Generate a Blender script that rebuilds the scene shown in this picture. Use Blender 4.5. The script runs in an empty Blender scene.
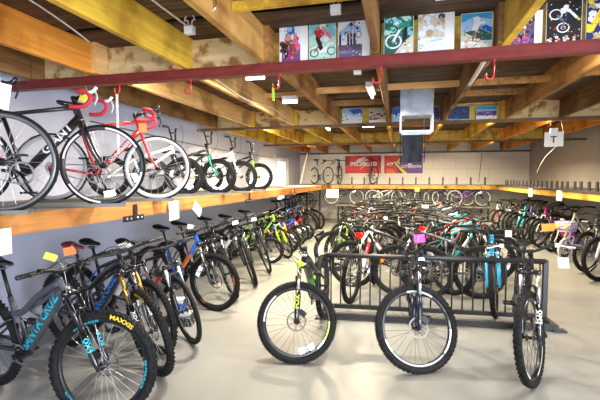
EXPO=0.32; DAY_W=110; SIDE_W=540; FLASH_W=95; LW=50; LF=34
import bpy, bmesh, math, random
from mathutils import Matrix, Vector
SC = bpy.context.scene
COL = SC.collection
rnd = random.Random(11)
PI = math.pi
def rad(a): return math.radians(a)

# ------------------------------------------------------------------ materials
MATS = {}
def mat(name, col, rough=.5, metal=0.0, spec=.5, emit=None, es=0.0, coat=0.0):
    if name in MATS: return MATS[name]
    m = bpy.data.materials.new(name); m.use_nodes = True
    b = m.node_tree.nodes['Principled BSDF']
    b.inputs['Base Color'].default_value = (*col, 1)
    b.inputs['Roughness'].default_value = rough
    b.inputs['Metallic'].default_value = metal
    b.inputs['Specular IOR Level'].default_value = spec
    b.inputs['Coat Weight'].default_value = coat
    if emit:
        b.inputs['Emission Color'].default_value = (*emit, 1)
        b.inputs['Emission Strength'].default_value = es
    m.diffuse_color = (*col, 1)
    MATS[name] = m
    return m
def nodes(m):
    nt = m.node_tree
    return nt, nt.nodes['Principled BSDF']
def noisy(name, c1, c2, scale=(1,1,1), nscale=3.0, detail=6, rough=.6, bump=0.0, spec=.4, lo=.35, hi=.65, rvar=0.0, extra=None):
    m = mat(name, c1, rough, spec=spec)
    nt, b = nodes(m)
    tc = nt.nodes.new('ShaderNodeTexCoord'); mp = nt.nodes.new('ShaderNodeMapping')
    mp.inputs['Scale'].default_value = scale
    nz = nt.nodes.new('ShaderNodeTexNoise'); nz.inputs['Scale'].default_value = nscale; nz.inputs['Detail'].default_value = detail
    rp = nt.nodes.new('ShaderNodeValToRGB')
    rp.color_ramp.elements[0].position = lo; rp.color_ramp.elements[0].color = (*c1, 1)
    rp.color_ramp.elements[1].position = hi; rp.color_ramp.elements[1].color = (*c2, 1)
    nt.links.new(tc.outputs['Object'], mp.inputs['Vector']); nt.links.new(mp.outputs['Vector'], nz.inputs['Vector'])
    nt.links.new(nz.outputs['Fac'], rp.inputs['Fac'])
    out = rp.outputs['Color']
    if extra:      # second, blotchy noise multiplied in: stains and wear
        n2 = nt.nodes.new('ShaderNodeTexNoise'); n2.inputs['Scale'].default_value = extra[0]; n2.inputs['Detail'].default_value = 5
        nt.links.new(tc.outputs['Object'], n2.inputs['Vector'])
        r2 = nt.nodes.new('ShaderNodeValToRGB')
        r2.color_ramp.elements[0].position = extra[3]; r2.color_ramp.elements[0].color = (*extra[1], 1)
        r2.color_ramp.elements[1].position = extra[4]; r2.color_ramp.elements[1].color = (*extra[2], 1)
        nt.links.new(n2.outputs['Fac'], r2.inputs['Fac'])
        mx = nt.nodes.new('ShaderNodeMix'); mx.data_type = 'RGBA'; mx.blend_type = 'MULTIPLY'
        mx.inputs[0].default_value = 1.0
        nt.links.new(out, mx.inputs[6]); nt.links.new(r2.outputs['Color'], mx.inputs[7])
        out = mx.outputs[2]
    nt.links.new(out, b.inputs['Base Color'])
    if rvar:
        mr = nt.nodes.new('ShaderNodeMapRange'); mr.inputs[3].default_value = rough - rvar; mr.inputs[4].default_value = rough + rvar
        nt.links.new(nz.outputs['Fac'], mr.inputs[0]); nt.links.new(mr.outputs[0], b.inputs['Roughness'])
    if bump:
        bp = nt.nodes.new('ShaderNodeBump'); bp.inputs['Strength'].default_value = bump; bp.inputs['Distance'].default_value = .01
        nt.links.new(nz.outputs['Fac'], bp.inputs['Height']); nt.links.new(bp.outputs['Normal'], b.inputs['Normal'])
    return m
STAIN = (2.2, (.45,.36,.28), (1,1,1), .33, .52)
def wood(name, c1, c2, axis='Y', stain=STAIN, rough=.65):
    sc = {'Y': (14,.9,14), 'X': (.9,14,14), 'Z': (14,14,.9)}[axis]
    return noisy(name, c1, c2, sc, 1.6, 7, rough, .25, .3, .3, .7, extra=stain)
W_OR  = wood('orange_fir', (.58,.19,.022), (.86,.36,.05))
W_YE  = wood('yellow_fir', (.56,.33,.028), (.82,.52,.06))
W_BR  = wood('brown_fir', (.24,.105,.03), (.46,.23,.065))
W_MID = wood('tan_fir', (.42,.21,.05), (.66,.37,.10))
W_UM  = wood('umber_fir', (.15,.07,.022), (.30,.155,.05))
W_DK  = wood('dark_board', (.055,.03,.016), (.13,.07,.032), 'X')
W_DKY = wood('dark_beam_wood', (.14,.08,.045), (.26,.15,.07), 'X')
W_PLY = wood('stained_plywood', (.62,.43,.18), (.78,.58,.30), 'X', (7.0, (.42,.30,.17), (1,1,1), .38, .50))
W_PLYY= wood('yellow_plywood', (.55,.38,.06), (.75,.55,.12), 'X', (5.0, (.5,.36,.2), (1,1,1), .36, .52))
W_SH  = wood('shelf_beam_wood', (.36,.135,.032), (.54,.24,.065), 'Y')
W_SHX = wood('shelf_beam_wood_cross', (.46,.22,.05), (.62,.34,.09), 'X')
W_SHR = wood('shelf_beam_wood_pale', (.52,.31,.045), (.70,.45,.09), 'Y')
W_LIT  = wood('lamplit_fir', (.66,.36,.11), (.86,.54,.22))  # paler fir: lamplight on two joists put into the wood colour
W_STR = wood('strip_pine', (.55,.28,.09), (.75,.42,.16), 'X')
FLOOR = noisy('painted_concrete', (.225,.223,.21), (.29,.286,.268), (1,1,1), .8, 8, .32, .02, .5, .3, .7, .07, (.35, (.88,.87,.85), (1,1,1), .35, .6))
WALL_L = noisy('pale_grey_plaster', (.49,.51,.625), (.55,.57,.68), (1,1,1), 1.2, 5, .85, .03, .2)
WALL_R = noisy('grey_plaster', (.40,.38,.37), (.46,.44,.42), (1,1,1), 1.2, 5, .85, .03, .2)
def block(name, c1, c2, mort):
    m = mat(name, c1, .85, spec=.2); nt, b = nodes(m)
    tc = nt.nodes.new('ShaderNodeTexCoord'); mp = nt.nodes.new('ShaderNodeMapping')
    mp.inputs['Rotation'].default_value = (rad(90), 0, 0)
    br = nt.nodes.new('ShaderNodeTexBrick')
    br.inputs['Color1'].default_value = (*c1,1); br.inputs['Color2'].default_value = (*c2,1); br.inputs['Mortar'].default_value = (*mort,1)
    br.inputs['Scale'].default_value = 1.0; br.inputs['Brick Width'].default_value = .8; br.inputs['Row Height'].default_value = .4
    br.inputs['Mortar Size'].default_value = .008
    nt.links.new(tc.outputs['Object'], mp.inputs['Vector']); nt.links.new(mp.outputs['Vector'], br.inputs['Vector'])
    nt.links.new(br.outputs['Color'], b.inputs['Base Color'])
    return m
WALL_B = block('painted_block', (.84,.81,.76), (.80,.77,.73), (.66,.63,.60))
RUBBER = noisy('tyre_rubber', (.008,.008,.008), (.016,.0155,.015), (1,1,1), 25, 3, .7, 0, .18)
BLACK = mat('black_plastic', (.008,.008,.009), .42, spec=.35)
GLOSSB = mat('gloss_black', (.007,.007,.008), .22, coat=.5)
ALLOY = mat('brushed_alloy', (.55,.56,.58), .3, .9)
CHROME = mat('chrome', (.8,.8,.82), .12, 1)
STEEL = mat('grey_steel', (.35,.35,.36), .35, .9)
SPOKE = mat('spoke_steel', (.60,.60,.62), .3, .8)
SPOKEB = mat('black_spoke', (.03,.03,.03), .4, .3)
GOLD = mat('gold_anodised', (.80,.42,.08), .25, .9)
WHITE = mat('white_paint', (.82,.82,.82), .35)
PAPER = mat('white_paper', (.85,.84,.81), .8)
MIRROR = mat('reflector_clear', (.95,.96,1.0), 0.0, 1)
MIRR_R = mat('reflector_red', (1.0,.10,.09), 0.0, 1)
MIRR_O = mat('reflector_amber', (1.0,.35,.01), 0.0, 1)
REDST = noisy('red_steel_paint', (.15,.018,.016), (.21,.028,.022), (2,8,8), 3, 5, .5, .05)
RACKM = mat('rack_black_paint', (.02,.02,.024), .38)
CLOTH = noisy('black_cloth', (.012,.014,.02), (.02,.024,.034), (1,1,1), 40, 3, .9, .1)
TRAY = mat('grey_tray_metal', (.20,.195,.17), .45, .5)
GALV = noisy('galvanised_sheet', (.45,.50,.56), (.62,.68,.74), (1,1,1), 9, 4, .32, .03, .5, rvar=.08)
for n_ in ('galvanised_sheet',): MATS[n_].node_tree.nodes['Principled BSDF'].inputs['Metallic'].default_value = .8

COLS = dict(black=(.008,.008,.010), charcoal=(.045,.05,.06), grey=(.16,.17,.18), silver=(.55,.56,.58), white=(.80,.80,.79), red=(.55,.015,.02),
            blue=(.012,.10,.50), teal=(.0,.33,.45), sky=(.03,.35,.62), navy=(.01,.025,.12), green=(.03,.42,.06), lime=(.38,.72,.03), mint=(.01,.24,.16),
            orange=(.75,.16,.015), yellow=(.85,.60,.02), pink=(.80,.12,.30), magenta=(.75,.03,.32), purple=(.20,.05,.42), lilac=(.50,.42,.72),
            brown=(.16,.08,.04), cream=(.75,.70,.55), gold=(.7,.4,.08), maroon=(.22,.015,.03), aqua=(.01,.45,.60))
def paint(c):
    if not isinstance(c, str): return c
    return mat('paint_' + c, COLS[c], .28, coat=.35)

# ------------------------------------------------------------------ mesh builder
def frame_of(t):
    t = t.normalized()
    a = Vector((0,0,1)) if abs(t.z) < .9 else Vector((1,0,0))
    s = t.cross(a).normalized(); return s, s.cross(t).normalized()
def catmull(pts, n=6):
    P = [Vector(p) for p in pts]; P = [P[0]*2-P[1]] + P + [P[-1]*2-P[-2]]
    out = []
    for i in range(1, len(P)-2):
        for k in range(n):
            t = k/n; a,b,c,d = P[i-1],P[i],P[i+1],P[i+2]
            out.append(.5*((2*b)+(c-a)*t+(2*a-5*b+4*c-d)*t*t+(3*b-a-3*c+d)*t**3))
    out.append(P[-2]); return out
class MB:
    def __init__(s): s.v=[]; s.f=[]; s.m=[]; s.sm=[]; s.keys=[]
    def k(s, key):
        if key not in s.keys: s.keys.append(key)
        return s.keys.index(key)
    def add(s, vs, fs, key, smooth=True):
        b = len(s.v); mi = s.k(key)
        s.v.extend(tuple(v) for v in vs)
        for f in fs: s.f.append([b+i for i in f]); s.m.append(mi); s.sm.append(smooth)
    def tube(s, pts, r, key, n=8, caps=True, ex=1.0, closed=False):
        P = [Vector(p) for p in pts]; N = len(P)
        rr = r if isinstance(r, (list,tuple)) else [r]*N
        if len(rr) == 2 and N > 2: rr = [rr[0]+(rr[1]-rr[0])*i/(N-1) for i in range(N)]
        vs=[]; fs=[]; ps=None
        for i,p in enumerate(P):
            if closed: t = P[(i+1)%N]-P[i-1]
            else: t = (P[min(i+1,N-1)]-P[max(i-1,0)])
            if t.length < 1e-9: t = Vector((0,0,1))
            t.normalize()
            if ps is None: a,b = frame_of(t)
            else:
                a = ps - t*ps.dot(t)
                a = a.normalized() if a.length > 1e-6 else frame_of(t)[0]
                b = a.cross(t)
            ps = a
            for k in range(n):
                q = 2*PI*k/n; vs.append(p + (a*math.cos(q)*ex + b*math.sin(q))*rr[i])
        for i in range(N if closed else N-1):
            i2 = (i+1) % N
            for k in range(n):
                k2=(k+1)%n; fs.append([i*n+k, i*n+k2, i2*n+k2, i2*n+k])
        if caps and not closed:
            fs.append(list(range(n))[::-1]); fs.append([(N-1)*n+k for k in range(n)])
        # orient outward
        s.add(vs, [f[::-1] for f in fs], key)
    def box(s, c, sz, key, M=None):
        c = Vector(c); hx,hy,hz = sz[0]/2,sz[1]/2,sz[2]/2
        vs=[]
        for z in(-hz,hz):
            for y in(-hy,hy):
                for x in(-hx,hx):
                    v = Vector((x,y,z)); vs.append(c + (M @ v if M else v))
        s.add(vs, [[0,2,3,1],[4,5,7,6],[0,1,5,4],[2,6,7,3],[0,4,6,2],[1,3,7,5]], key, False)
    def lathe(s, c, prof, key, n=48, axis='Y', closed=True, a0=0, a1=2*PI, smooth=True, rot=None):
        """prof: (radius, offset along axis)"""
        c = Vector(c); full = abs(a1-a0-2*PI) < 1e-6; K=len(prof); S = n if full else n+1
        vs=[]; fs=[]
        for i in range(S):
            q=a0+(a1-a0)*i/n; co,si=math.cos(q),math.sin(q)
            for (r,h) in prof:
                v = {'Y':(r*co,h,r*si),'Z':(r*co,r*si,h),'X':(h,r*co,r*si)}[axis]
                v = Vector(v)
                if rot: v = rot @ v
                vs.append(c+v)
        for i in range(n):
            j=(i+1)%S
            for k in range(K if closed else K-1):
                k2=(k+1)%K; fs.append([i*K+k, j*K+k, j*K+k2, i*K+k2])
        s.add(vs, fs, key, smooth)
    def ball(s, c, r, key, n=10, sc=(1,1,1)):
        c=Vector(c); vs=[]; fs=[]; m=n//2
        for i in range(m+1):
            th=PI*i/m
            for k in range(n):
                q=2*PI*k/n; vs.append(c+Vector((r*sc[0]*math.sin(th)*math.cos(q), r*sc[1]*math.sin(th)*math.sin(q), r*sc[2]*math.cos(th))))
        for i in range(m):
            for k in range(n):
                k2=(k+1)%n; fs.append([i*n+k,(i+1)*n+k,(i+1)*n+k2,i*n+k2])
        s.add(vs, fs, key)
    def loft(s, rings, key, caps=True):
        n=len(rings[0]); vs=[v for r in rings for v in r]; fs=[]
        for i in range(len(rings)-1):
            for k in range(n):
                k2=(k+1)%n; fs.append([i*n+k,i*n+k2,(i+1)*n+k2,(i+1)*n+k])
        if caps: fs.append(list(range(n))[::-1]); fs.append([(len(rings)-1)*n+k for k in range(n)])
        s.add(vs, fs, key)
    def poly(s, pts, key): s.add(pts, [list(range(len(pts)))], key, False)
    def text(s, string, org, ax, nrm, size, key, wrap=None, shear=.2, bold=.012, stretch=1.0, align='CENTER', polar=None):
        vs, fs = glyphs(string, shear, bold, align)
        ax=Vector(ax).normalized(); nrm=Vector(nrm).normalized(); up=nrm.cross(ax).normalized(); org=Vector(org)
        out=[]
        for (x,y) in vs:
            x*=size*stretch; y*=size
            if polar:     # (radius): bend the line of text round a circle of that radius about org
                q = polar[1] - x/polar[0]; rr = polar[0]+y
                out.append(org + ax*(rr*math.cos(q)) + up*(rr*math.sin(q)) + nrm*polar[2])
            elif wrap:
                q=y/wrap; out.append(org + ax*x + up*(wrap*math.sin(q)) + nrm*(wrap*math.cos(q)))
            else: out.append(org + ax*x + up*y)
        s.add(out, fs, key, False)
    def mesh(s, name):
        me = bpy.data.meshes.new(name); me.from_pydata(s.v, [], s.f)
        me.polygons.foreach_set('material_index', s.m); me.polygons.foreach_set('use_smooth', s.sm)
        me.update(); return me
    def build(s, name, mats, parent=None, **props):
        me = s.mesh(name)
        for kx in s.keys: me.materials.append(mats[kx] if isinstance(mats, dict) else mats)
        o = bpy.data.objects.new(name, me); COL.objects.link(o)
        if parent: o.parent = parent
        for a,b in props.items(): o[a]=b
        return o
GL = {}
def glyphs(string, shear, bold, align):
    key=(string,shear,bold,align)
    if key in GL: return GL[key]
    cu = bpy.data.curves.new('tmp_text','FONT'); cu.body=string; cu.size=1; cu.shear=shear; cu.offset=bold; cu.align_x=align; cu.align_y='CENTER'; cu.resolution_u=2
    ob = bpy.data.objects.new('tmp_text',cu); COL.objects.link(ob); bpy.context.view_layer.update()
    dg = bpy.context.evaluated_depsgraph_get()
    me = bpy.data.meshes.new_from_object(ob.evaluated_get(dg))
    bm = bmesh.new(); bm.from_mesh(me); bmesh.ops.triangulate(bm, faces=bm.faces[:])
    for i in range(-5,6):      # cut across so that letters can follow a round tube
        bmesh.ops.bisect_plane(bm, geom=bm.verts[:]+bm.edges[:]+bm.faces[:], plane_co=(0,i*.075,0), plane_no=(0,1,0))
    bm.to_mesh(me); bm.free()
    GL[key]=([(v.co.x,v.co.y) for v in me.vertices],[list(p.vertices) for p in me.polygons])
    bpy.data.objects.remove(ob); bpy.data.curves.remove(cu); bpy.data.meshes.remove(me)
    return GL[key]
def empty(name, loc=(0,0,0), **props):
    o = bpy.data.objects.new(name, None); COL.objects.link(o); o.location=loc; o.empty_display_size=.1
    for a,b in props.items(): o[a]=b
    return o
def struct(name, mb, m, **props): return mb.build(name, m, kind='structure', **props)
def thing(mb, name, m, label, cat, group=None):
    o = mb.build(name, m); o['label']=label; o['category']=cat
    if group: o['group']=group
    return o
# ------------------------------------------------------------------ bicycles
SPEC = {
 'enduro': dict(R=.372,tw=.060,wb=1.20,ha=66.5,a2c=.545,htl=.115,cs=.435,bbz=.345,sta=75,st=.43,sh=.70,dt=.037,tt=.027,bar='flat',bw=.78,rise=.02,stem=.05,susp=1,frame='fs',spk=28),
 'trail':  dict(R=.358,tw=.054,wb=1.10,ha=69,a2c=.505,htl=.12,cs=.435,bbz=.32,sta=73,st=.45,sh=.70,dt=.026,tt=.021,bar='flat',bw=.70,rise=.015,stem=.07,susp=1,frame='dia',spk=28),
 'hybrid': dict(R=.345,tw=.040,wb=1.06,ha=71,a2c=.46,htl=.14,cs=.44,bbz=.29,sta=73,st=.46,sh=.70,dt=.021,tt=.017,bar='flat',bw=.62,rise=.02,stem=.08,susp=1,frame='dia',spk=28),
 'road':   dict(R=.338,tw=.025,wb=.99,ha=73,a2c=.375,htl=.15,cs=.41,bbz=.27,sta=73.5,st=.50,sh=.72,dt=.023,tt=.017,bar='drop',bw=.42,rise=0,stem=.10,susp=0,frame='dia',spk=24),
 'bmx':    dict(R=.255,tw=.050,wb=.93,ha=74,a2c=.315,htl=.115,cs=.365,bbz=.29,sta=71,st=.22,sh=.33,dt=.020,tt=.018,bar='bmx',bw=.70,rise=.17,stem=.05,susp=0,frame='dia',spk=24),
 'kids':   dict(R=.235,tw=.045,wb=.80,ha=70,a2c=.30,htl=.10,cs=.32,bbz=.24,sta=68,st=.24,sh=.36,dt=.022,tt=.018,bar='bmx',bw=.54,rise=.15,stem=.04,susp=0,frame='step',spk=20),
 'step':   dict(R=.345,tw=.042,wb=1.08,ha=69,a2c=.44,htl=.17,cs=.45,bbz=.29,sta=70,st=.42,sh=.62,dt=.022,tt=.018,bar='cruise',bw=.62,rise=.09,stem=.05,susp=0,frame='step',spk=24),
}
def superring(c, ax, up, w, h, n=12, e=.75):
    out=[]
    for k in range(n):
        q=2*PI*k/n; co,si=math.cos(q),math.sin(q)
        out.append(c + ax*(w*math.copysign(abs(co)**e,co)) + up*(h*math.copysign(abs(si)**e,si)))
    return out
def corner_cubes(mb, c, nrm, right, nx, ny, a, key):
    """small clear-backed reflector plate of corner-cube cells facing nrm"""
    nrm=Vector(nrm).normalized(); right=Vector(right).normalized(); up=nrm.cross(right)
    c=Vector(c); h=a/math.sqrt(6)     # pyramid depth for an equilateral mouth of side a
    tri_h=a*math.sqrt(3)/2
    for j in range(ny):
        for i in range(nx):
            fl = (i+j)%2
            x0=(i-(nx-1)/2)*a/2; y0=(j-(ny-1)/2)*tri_h
            if not fl: T=[(x0-a/2,y0-tri_h/3-tri_h/6+tri_h/6),(x0+a/2,y0-tri_h/3),(x0,y0+2*tri_h/3)]; T[0]=(x0-a/2,y0-tri_h/3)
            else: T=[(x0-a/2,y0+tri_h*2/3),(x0,y0-tri_h/3),(x0+a/2,y0+tri_h*2/3)]
            m=(sum(t[0] for t in T)/3, sum(t[1] for t in T)/3)
            vs=[c+right*t[0]+up*t[1] for t in T]+[c+right*m[0]+up*m[1]-nrm*h]
            mb.add(vs,[[0,1,3],[1,2,3],[2,0,3]],key,False)
def wheel_parts(P, c, s, lod, steer, rear, opt):
    R,tw=s['R'],s['tw']; ri=R-tw*.86          # rim outer radius
    n = 72 if lod==0 else 32
    rw=.016 if s['bar']!='drop' else .011; rd=.027 if s['bar']!='drop' else (.034 if opt.get('deep') else .024)
    w=MB()
    w.lathe(c,[(ri+.004,-rw),(ri+.004,-rw+.003),(ri-.004,-rw+.004),(ri-.004,rw-.004),(ri+.004,rw-.003),(ri+.004,rw),(ri-rd*.5,rw),(ri-rd,rw*.45),(ri-rd,-rw*.45),(ri-rd*.5,-rw)],'rim',n)
    wi=P('wheel',None,w,steer)
    t=MB(); pn=10 if lod==0 else 6; prof=[]
    for k in range(pn):
        q=2*PI*k/pn; prof.append((R-tw/2+math.copysign(abs(math.cos(q))**.8,math.cos(q))*tw/2, math.copysign(abs(math.sin(q))**.9,math.sin(q))*tw/2))
    t.lathe(c,prof,'rubber',n)
    if lod==0 and tw>.045:
        for row,(yo,rr,lx,ly) in enumerate(((-.30,.004,.016,.010),(-.10,.0055,.013,.009),(.10,.0055,.013,.009),(.30,.004,.016,.010))):
            N=54
            for i in range(N):
                q=2*PI*(i+.5*(row%2))/N
                M=Matrix.Rotation(-q,3,'Y')
                r0=R+rr*.5-.002-(abs(yo)>.2)*tw*.09
                t.box(Vector(c)+Vector((r0*math.cos(q),yo*tw*1.25,r0*math.sin(q))),(rr*2,ly,lx),'rubber',M)
    if 'wall' in opt:   # coloured or lettered stripe on the tyre side
        for sd in(-1,1):
            t.lathe(c,[(R-tw*.62,sd*tw*.505),(R-tw*.50,sd*tw*.515)],'wall',n,closed=False)
    ti=P('tyre',wi,t,False)
    hub=MB(); fl=.024 if not rear else .026
    hub.lathe(c,[(.0,-.06),(.010,-.06),(.010,-fl-.004),(.027,-fl-.003),(.027,-fl+.002),(.013,-fl+.008),(.013,fl-.008),(.027,fl-.002),(.027,fl+.003),(.010,fl+.004),(.010,.06),(.0,.06)],'hub',14 if lod==0 else 8,closed=False)
    sp=MB(); N=s['spk'] if lod==0 else 16
    for i in range(N):
        q=2*PI*i/N; sd=1 if i%2 else -1; cross=.55*(1 if (i//2)%2 else -1) if s['bar']!='drop' or rear else .0
        a=Vector(c)+Vector((.025*math.cos(q+cross*1.6),sd*fl,.025*math.sin(q+cross*1.6)))
        b=Vector(c)+Vector(((ri-rd)*math.cos(q),0,(ri-rd)*math.sin(q)))
        sp.tube([a,b],.0012 if lod==0 else .0016,'spoke',4 if lod==0 else 3,False)
    if lod==0:
        P('hub',wi,hub,False); P('spokes',wi,sp,False)
    else:
        b=len(w.v)
        for src in (hub,sp):
            o=len(w.v); w.v+=src.v
            for f,m,g in zip(src.f,src.m,src.sm): w.f.append([x+o for x in f]); w.m.append(w.k(src.keys[m])); w.sm.append(g)
    if lod==0:
        if s['bar'] in('flat',) :
            d=MB(); ro=.09 if s['tw']>.05 else .08; y=-.0 + (fl+.016)
            d.lathe(c,[(ro,y-.001),(ro,y+.001),(ro-.014,y+.001),(ro-.014,y-.001)],'disc',36,smooth=False)
            for i in range(6):
                q=2*PI*i/6
                d.tube([Vector(c)+Vector((.02*math.cos(q-.3),y,.02*math.sin(q-.3))),Vector(c)+Vector(((ro-.012)*math.cos(q),y,(ro-.012)*math.sin(q)))],.0025,'disc',4,False)
            P('disc_rotor',wi,d,False)
        if rear and s['bar']!='bmx':
            ca=MB()
            for i in range(7):
                r=.055-.0055*i; y=-fl-.006-.0045*i
                ca.lathe(c,[(.012,y),(r,y),(r,y-.0018),(.012,y-.0018)],'alloy',22,smooth=False)
            P('cassette',wi,ca,False)
        if opt.get('decal'):
            arcs=opt.get('arcs',((.5,1.5),(2.2,3.0),(3.7,4.6),(5.3,6.1)))
            for sd in(-1,1):
                d=MB(); N2=72; r0,r1,yy=ri-rd*.72,ri-.001,sd*(rw+.0012)
                vs=[]
                for i in range(N2):
                    q=2*PI*i/N2; vs+=[Vector(c)+Vector((r0*math.cos(q),yy,r0*math.sin(q))),Vector(c)+Vector((r1*math.cos(q),yy,r1*math.sin(q)))]
                kd,kr=d.k('decal'),d.k('rim'); d.v=[tuple(v) for v in vs]
                for i in range(N2):
                    j=(i+1)%N2; q=2*PI*(i+.5)/N2
                    d.f.append([2*i,2*i+1,2*j+1,2*j]); d.m.append(next((d.k(a[2]) if len(a)>2 else kd for a in arcs if a[0]<=q<=a[1]),kr)); d.sm.append(False)
                P('rim_decal',wi,d,False)
        if opt.get('rimtext'):
            for q in (.15,2.2,4.3):
                d=MB(); d.text(opt['rimtext'],c,(1,0,0),(0,-1,0),.026,'decal',shear=0,bold=.02,stretch=1.5,polar=(ri-rd*.42,-q,rw*.8+.004))
                P('rim_lettering',wi,d,False)
        if opt.get('tyretext') and not rear:
            d=MB(); d.text(opt['tyretext'],c,(1,0,0),(0,-1,0),.040,'tyretext',shear=0,bold=.03,stretch=1.25,polar=(R-tw*.52,opt.get('tta',1.0),tw*.5+.002))
            P('tyre_lettering',wi,d,False)
    if opt.get('refl'):
        for j,(q,key) in enumerate(opt['refl'] if not rear else opt.get('refl_rear',())):
            d=MB(); cc=Vector(c)+Vector((R*.70*math.cos(q),0,R*.70*math.sin(q)))
            tdir=Vector((-math.sin(q),0,math.cos(q)))
            a=.020
            for sd in(-1,1): corner_cubes(d,cc+Vector((0,sd*.012,0)),(0,sd,0),tdir*sd,9,3,a,key)
            P('wheel_reflector',wi,d,False)
def bike_meshes(kind, lod, opt):
    s=dict(SPEC[kind]); s.update(opt.get('spec',{}))
    parts=[]
    def P(name,parent,mb,steer):
        parts.append([name,parent,mb,steer]); return len(parts)-1
    R,wb=s['R'],s['wb']; ha,sta=rad(s['ha']),rad(s['sta'])
    RA=Vector((0,0,R)); FA=Vector((wb,0,R)); u=Vector((-math.cos(ha),0,math.sin(ha))); nn=Vector((math.sin(ha),0,math.cos(ha)))
    off=.044; A=FA-nn*off; HB=A+u*(s['a2c']+.012); HT=HB+u*s['htl']
    BB=Vector((math.sqrt(max(s['cs']**2-(R-s['bbz'])**2,.01)),0,s['bbz'])); sd_=Vector((-math.cos(sta),0,math.sin(sta))); ST=BB+sd_*s['st']
    Yv=Vector((0,1,0)); n=10 if lod==0 else 6
    # ---- frame
    f=MB(); k='paint'
    f.tube([HB-u*.006,HB+u*.02,HT-u*.02,HT+u*.004],[.027,.023,.022,.024] if s['bar']!='bmx' else .02,k,n)
    dt,tt=s['dt'],s['tt']
    d0=HB+u*.035; 
    if s['frame']=='fs':
        dl=catmull([d0,d0.lerp(BB,.35),d0.lerp(BB,.75),BB],5)
        f.tube(dl,[dt,dt],k,n+2,ex=1.0)
        SJ=BB+sd_*s['st']*.68
        f.tube(catmull([HT-u*.028,(HT-u*.03).lerp(SJ,.45)+Vector((0,0,.012)),SJ+Vector((.05,0,.015)),BB+sd_*s['st']*.92],5),[.030,.020],k,n)
        f.tube([BB,BB+sd_*s['st']],[.03,.019],k,n)
        f.tube([HT-u*.06,SJ.lerp(HT,.35)+Vector((0,0,-.06)),d0.lerp(BB,.5)+Vector((0,0,.03))],[.018,.012,.016],k,6)
        for y in(-1,1):
            f.tube(catmull([BB+Vector((.0,y*.03,.03)),RA.lerp(BB,.5)+Vector((0,y*.062,.02)),RA+Vector((0,y*.07,0))],4),[.020,.014],'paint2',n)
            f.tube(catmull([SJ+Vector((.0,y*.03,-.02)),SJ.lerp(RA,.5)+Vector((0,y*.06,-.01)),RA+Vector((0,y*.07,.0))],4),[.015,.010],'paint2',n)
            f.tube([BB+Vector((.04,y*.03,.06)),SJ+Vector((.05,y*.03,-.05))],.012,'paint2',6)
    elif s['frame']=='step':
        f.tube(catmull([d0,d0.lerp(BB,.5)+Vector((-.02,0,-.03)),BB],5),dt,k,n)
        f.tube(catmull([HT-u*.035,HT.lerp(BB,.5)+Vector((-.03,0,-.0)),BB+sd_*s['st']*.42],5),tt,k,n)
        f.tube([BB,ST],.016,k,n)
    else:
        f.tube([d0,d0.lerp(BB,.5),BB],[dt,dt*1.02,dt*.9],k,n)
        tl=ST-sd_*.02
        if kind in('trail','hybrid') : f.tube(catmull([HT-u*.03,(HT-u*.03).lerp(tl,.5)+Vector((0,0,.012)),tl],4),[tt*1.15,tt*.85],k,n)
        else: f.tube([HT-u*.03,tl],[tt*1.05,tt*.9],k,n)
        f.tube([BB,ST],.016,k,n)
    if s['frame']!='fs':
        sj=ST-sd_*.03 if s['frame']=='dia' else BB+sd_*s['st']*.80
        for y in(-1,1):
            yo=.064 if kind!='road' else .058
            f.tube(catmull([BB+Vector((-.02,y*.022,0)),BB.lerp(RA,.45)+Vector((0,y*.045,0)),RA+Vector((.0,y*yo,0))],4),[.012,.008],'paint2',max(6,n-2))
            f.tube(catmull([sj+Vector((0,y*.012,0)),sj.lerp(RA,.4)+Vector((0,y*.042,0)),RA+Vector((0,y*yo,0))],4),[.009,.007],'paint2',max(6,n-2))
    f.lathe(BB,[(.0,-.037),(.024,-.037),(.024,.037),(.0,.037)],k,12,closed=False)
    for y in(-1,1): f.box(RA+Vector((.008,y*.066,-.005)),(.045,.006,.035),'paint2')
    fi=P('frame',None,f,False)
    if lod==0:
        if s['frame']=='fs':
            sh=MB(); a=d0.lerp(BB,.62)+Vector((-.02,0,.05)); b=BB+sd_*s['st']*.62+Vector((.05,0,.0))
            sh.tube([a,a.lerp(b,.45)],.024,'shock',10); sh.tube([a.lerp(b,.45),b],.011,'chrome',8)
            P('rear_shock',fi,sh,False)
        for (txt,size,fr,key,shear) in opt.get('dtext',()):
            ax=(d0-BB).normalized(); nn2=Vector((ax.z,0,-ax.x))
            for sgn in(-1,1):
                d=MB(); d.text(txt,BB+(d0-BB)*fr,ax*(-sgn),Vector((0,sgn,0))+nn2*opt.get('dfront',0),size,key,wrap=dt*1.09,shear=shear,bold=.02)
                P('lettering',fi,d,False)
        if opt.get('stripe'):
            d=MB(); ax=(d0-BB)
            d.tube([BB+ax*.34,BB+ax*.70],dt*1.045,'stripe',n+2,False)
            tA=HT-u*.03; tB=ST-sd_*.02
            P('frame_stripe',fi,d,False)
    # ---- fork
    g=MB()
    ftop=A+u*(s['a2c']+.004)
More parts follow.
